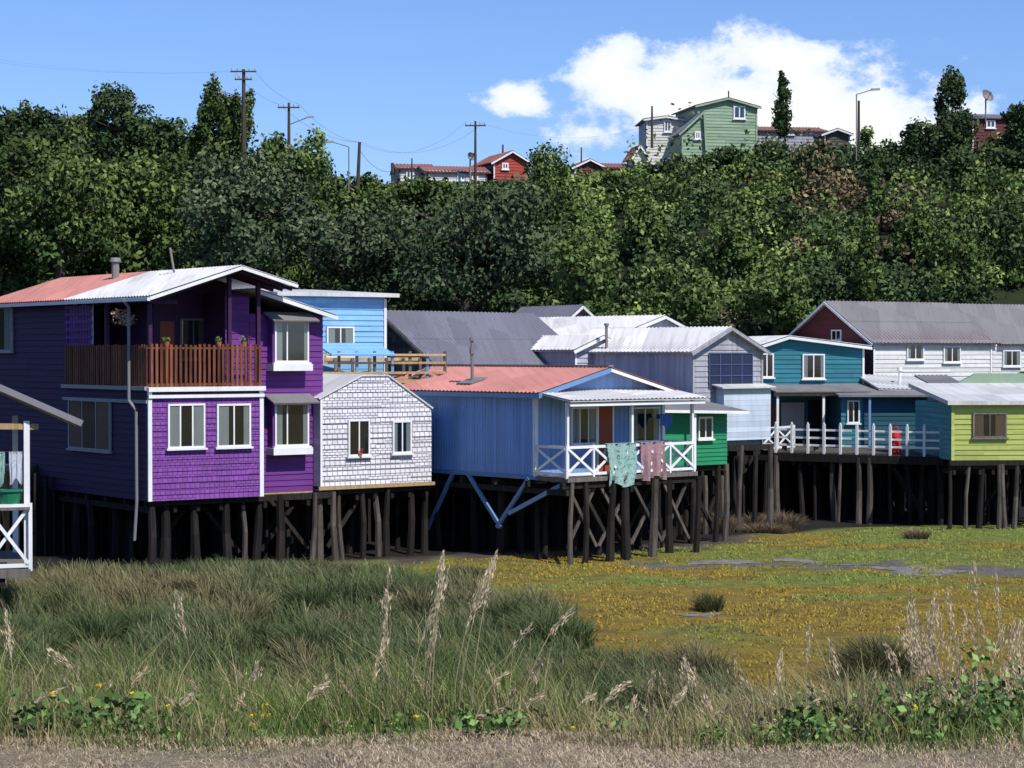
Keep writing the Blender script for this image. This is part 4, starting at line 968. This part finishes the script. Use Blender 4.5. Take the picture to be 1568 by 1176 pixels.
grass_obj('bank_grass', [blades(x, y, gz(x, y)-.01, hh, RG.uniform(.003, .007, n), cb*.8, cb*1.3, .7)])
Lb_ = Leaves(); Fl = Leaves()
def weed_patch(u0, u1, n, dlo=8.75, dhi=10.2, h=.2, size=.05, col=(.12, .20, .06)):
    for i in range(n):
        d = RG.uniform(dlo, dhi); x_ = X(RG.uniform(u0, u1), d); g = gz1(x_, d); s_ = RG.uniform(.5, 1.3)
        Lb_.crown((x_, d, g+h*s_*.5), (RG.uniform(.08, .18), .1, h*s_*RG.uniform(.4, .7)), 45, size, np.array(col)*RG.uniform(.55, 1.3), 7, .6)
weed_patch(140, 300, 14); weed_patch(600, 790, 18, h=.16); weed_patch(1200, 1568, 46, h=.24, size=.042); weed_patch(1380, 1568, 18, h=.34, dhi=9.8, size=.042); weed_patch(0, 1568, 90, dlo=8.6, h=.12, size=.03); weed_patch(30, 140, 10, h=.16)
Lb_.build('bramble_bush')
for (u0, u1, v0, v1, n) in ((60, 260, 1040, 1115, 16), (330, 410, 1080, 1125, 7), (1330, 1480, 1080, 1130, 16), (560, 700, 1090, 1130, 6), (860, 940, 1110, 1130, 5)):
    for i in range(n):
        d = RG.uniform(8.9, 9.5); u = RG.uniform(u0, u1); v = RG.uniform(v0, v1)
        Fl.crown((X(u, d), d, Z(v, d)), (.012, .012, .006), 10, .018, (.75, .55, .02), 4, .6, .1)
Fl.build('yellow_wildflowers')
LS = Leaves(); SV = []; SC = []
def stalk(u, vt, d=9.3, lean=0, head=.34, col=(.62, .50, .33), fat=1.0):
    g = gz1(X(u, d), d); b = Vector((X(u, d), d, g-.02)); t = Vector((X(u+lean, d), d+RG.uniform(-.1, .1), Z(vt, d)))
    n = 12; pts = []
    for i in range(n+1):
        s = i/n; q = b.lerp(t, s); q.x = b.x+(t.x-b.x)*s**1.9; q.z -= .012*abs(lean)/30*max(0, s-.8)*5; pts.append(q)
    for i in range(n):
        w0 = .0028*(1-.6*i/n); w1 = .0028*(1-.6*(i+1)/n); p, q = pts[i], pts[i+1]
        SV.append([(p.x-w0, p.y, p.z), (p.x+w0, p.y, p.z), (q.x+w1, q.y, q.z), (q.x-w1, q.y, q.z)])
        SV.append([(p.x, p.y-w0, p.z), (p.x, p.y+w0, p.z), (q.x, q.y+w1, q.z), (q.x, q.y-w1, q.z)])
        cc = np.array(col)*(.6+.35*i/n)*.9; SC.append(np.tile(cc, (4, 1))); SC.append(np.tile(cc, (4, 1)))
    m = int(140*fat*head/.34); s = RG.uniform(1-head, 1.0, m); dirn = np.sign(lean) if lean else 1
    for k in range(m):
        i = min(n-1, int(s[k]*n)); f = s[k]*n-i; q = pts[i].lerp(pts[i+1], f); w = .011*fat*math.sin(math.pi*min(1, max(.05, (s[k]-(1-head))/head)))*(1+.7*math.sin(s[k]*90))+.002
        tang = (pts[i+1]-pts[i]).normalized(); off = Vector((RG.normal()*w+dirn*w*.6, RG.normal()*w, RG.normal()*w*.6-w*.4)); c = q+off
        a_ = tang*.012+Vector(RG.normal(size=3))*.003; b_ = Vector(RG.normal(size=3)).normalized()*.003
        LS.P.append(np.array([[c+a_, c+b_, c-a_, c-b_]], float).reshape(1, 4, 3)); LS.C.append(np.tile(np.array(col)*RG.uniform(.7, 1.3), (1, 4, 1)))
L0 = [(300, 898, -25), (585, 868, 8), (560, 980, 25), (655, 842, 22), (640, 940, 30), (660, 850, 18), (690, 865, 55), (700, 835, 60), (620, 885, 60), (720, 845, 40), (740, 940, 75), (790, 915, 90), (595, 905, -5),
      (470, 1030, 30), (530, 1075, 5), (440, 1040, 60), (20, 935, -18), (10, 1040, 90), (150, 985, -80), (250, 1060, 40), (900, 1040, 65), (860, 1060, 50), (1070, 1005, -20), (1010, 1050, 40), (1190, 1000, 10), (1235, 958, 3), (1160, 1060, 30),
      (820, 1090, 30), (960, 1070, 15), (1100, 1060, -20), (1260, 1040, -20), (1300, 980, -25), (350, 1060, 20), (380, 1010, 15), (780, 1060, 50), (1130, 1080, 25), (1540, 870, -10), (1500, 855, -12), (1475, 900, -20), (1555, 950, 15), (1440, 960, -45)]
for u, v, l in L0: stalk(u, v, RG.uniform(8.95, 9.7), l, fat=RG.uniform(.6, 1.0), head=RG.uniform(.22, .38))
for i in range(60):
    u = RG.uniform(1390, 1600); stalk(u, RG.uniform(900, 1060), RG.uniform(8.9, 9.8), RG.uniform(-50, 50), fat=RG.uniform(.5, .9), col=(.60, .48, .31))
for i in range(110):
    u = RG.uniform(-30, 1450); stalk(u, RG.uniform(1000, 1110), RG.uniform(8.8, 10.4), RG.uniform(-60, 60), fat=RG.uniform(.3, .7), head=.25, col=(.48, .39, .24))
LS.P.append(np.array(SV, float)); LS.C.append(np.array(SC, float))
LS.build('seeding_grass_stalks', None, 'grass')
Lq = Leaves(); q = Lm.p(1.6, .1, 7.9); Lq.crown(q, (.4, .4, .35), 260, .12, (.38, .28, .18), 7, .5)
for xx in (.6, 2.4, 3.3): q = Fm.p(xx, 0, 7.2); Lq.crown(q, (.16, .16, .14), 60, .07, (.12, .2, .06), 5, .5)
q = Fm.p(3.5, 0, 7.25); Lq.crown(q, (.12, .12, .1), 20, .06, (.6, .03, .04), 4, .5)
q = Fw.p(Fw.reach(548), .12, Z(700, 69)+.22); Lq.crown(q, (.1, .1, .1), 30, .06, (.6, .12, .08), 4, .5)
Lq.build('potted_plants')

# ------------------------------------------------------------------ sky, sun, camera
SUNH = Vector((.62, -.785)).normalized(); EL_ = math.radians(50)
w = bpy.data.worlds.new('World'); scene.world = w; w.use_nodes = True; nt = w.node_tree; nt.nodes.clear()
out = N(nt, 'ShaderNodeOutputWorld'); sky = N(nt, 'ShaderNodeTexSky'); sky.sky_type = 'NISHITA'; sky.sun_disc = False
sky.sun_elevation = EL_; sky.sun_rotation = math.atan2(SUNH.x, SUNH.y); sky.air_density = 1.0; sky.dust_density = .3; sky.ozone_density = 2.0
bg = N(nt, 'ShaderNodeBackground'); bg.inputs[1].default_value = .105
L(nt, mixc(nt, 1.0, sky.outputs[0], (.74, .94, 1.40), 'MULTIPLY'), bg.inputs[0])
tc = N(nt, 'ShaderNodeTexCoord'); sp = N(nt, 'ShaderNodeSeparateXYZ'); L(nt, tc.outputs['Generated'], sp.inputs[0])
def math_(op, a, b=None, c=None):
    n = N(nt, 'ShaderNodeMath', operation=op)
    for i, v in enumerate((a, b, c)):
        if v is None: continue
        if hasattr(v, 'links'): L(nt, v, n.inputs[i])
        else: n.inputs[i].default_value = v
    return n.outputs[0]
def ell(cx, cz, rx, rz):
    a = math_('DIVIDE', math_('SUBTRACT', sp.outputs[0], cx), rx); b = math_('DIVIDE', math_('SUBTRACT', sp.outputs[2], cz), rz)
    return math_('SUBTRACT', 1.0, math_('SQRT', math_('ADD', math_('MULTIPLY', a, a), math_('MULTIPLY', b, b))))
m_ = ell(.115, .114, .092, .037)
for e in ((.160, .108, .055, .034), (.055, .126, .036, .022), (.125, .138, .035, .014), (.0, .121, .024, .010)): m_ = math_('MAXIMUM', m_, ell(*e))
m_ = math_('MAXIMUM', m_, -1.0)
mp = N(nt, 'ShaderNodeMapping'); mp.inputs['Scale'].default_value = (1, 1, 1.5); L(nt, tc.outputs['Generated'], mp.inputs[0])
nz = N(nt, 'ShaderNodeTexNoise'); nz.inputs['Scale'].default_value = 30; nz.inputs['Detail'].default_value = 6; nz.inputs['Roughness'].default_value = .62; L(nt, mp.outputs[0], nz.inputs['Vector'])
val = math_('ADD', math_('MULTIPLY', m_, 1.25), math_('MULTIPLY', math_('SUBTRACT', nz.outputs['Fac'], .48), 3.4))
mr = N(nt, 'ShaderNodeMapRange', interpolation_type='SMOOTHSTEP'); mr.inputs[1].default_value = 0.0; mr.inputs[2].default_value = .6; L(nt, val, mr.inputs[0])
front_ = math_('GREATER_THAN', sp.outputs[1], 0.0)
fac = math_('MULTIPLY', mr.outputs[0], front_)
bg2 = N(nt, 'ShaderNodeBackground'); bg2.inputs[1].default_value = 1.1
mr2 = N(nt, 'ShaderNodeMapRange'); mr2.inputs[1].default_value = .3; mr2.inputs[2].default_value = 1.3; L(nt, val, mr2.inputs[0])
L(nt, mixc(nt, mr2.outputs[0], (.74, .83, .95), (.98, .98, .98)), bg2.inputs[0])
mx = N(nt, 'ShaderNodeMixShader'); L(nt, fac, mx.inputs[0]); L(nt, bg.outputs[0], mx.inputs[1]); L(nt, bg2.outputs[0], mx.inputs[2]); L(nt, mx.outputs[0], out.inputs[0])

sl = bpy.data.lights.new('sun', 'SUN'); sl.energy = 5.0; sl.angle = math.radians(.5); sl.color = (1, .96, .89)
so = bpy.data.objects.new('sun', sl); COL.objects.link(so)
sd_ = Vector((SUNH.x*math.cos(EL_), SUNH.y*math.cos(EL_), math.sin(EL_))); so.rotation_euler = sd_.to_track_quat('Z', 'Y').to_euler()
cam = bpy.data.cameras.new('camera'); cam.lens = 36*FP/1568; cam.sensor_width = 36; cam.clip_end = 6000; cam.clip_start = .1
co = bpy.data.objects.new('camera', cam); COL.objects.link(co); co.location = (0, 0, CZ); co.rotation_euler = (math.radians(90)-math.atan(48/FP), 0, 0)
scene.camera = co
scene.view_settings.view_transform = 'Standard'; scene.view_settings.look = 'None'; scene.view_settings.exposure = 0
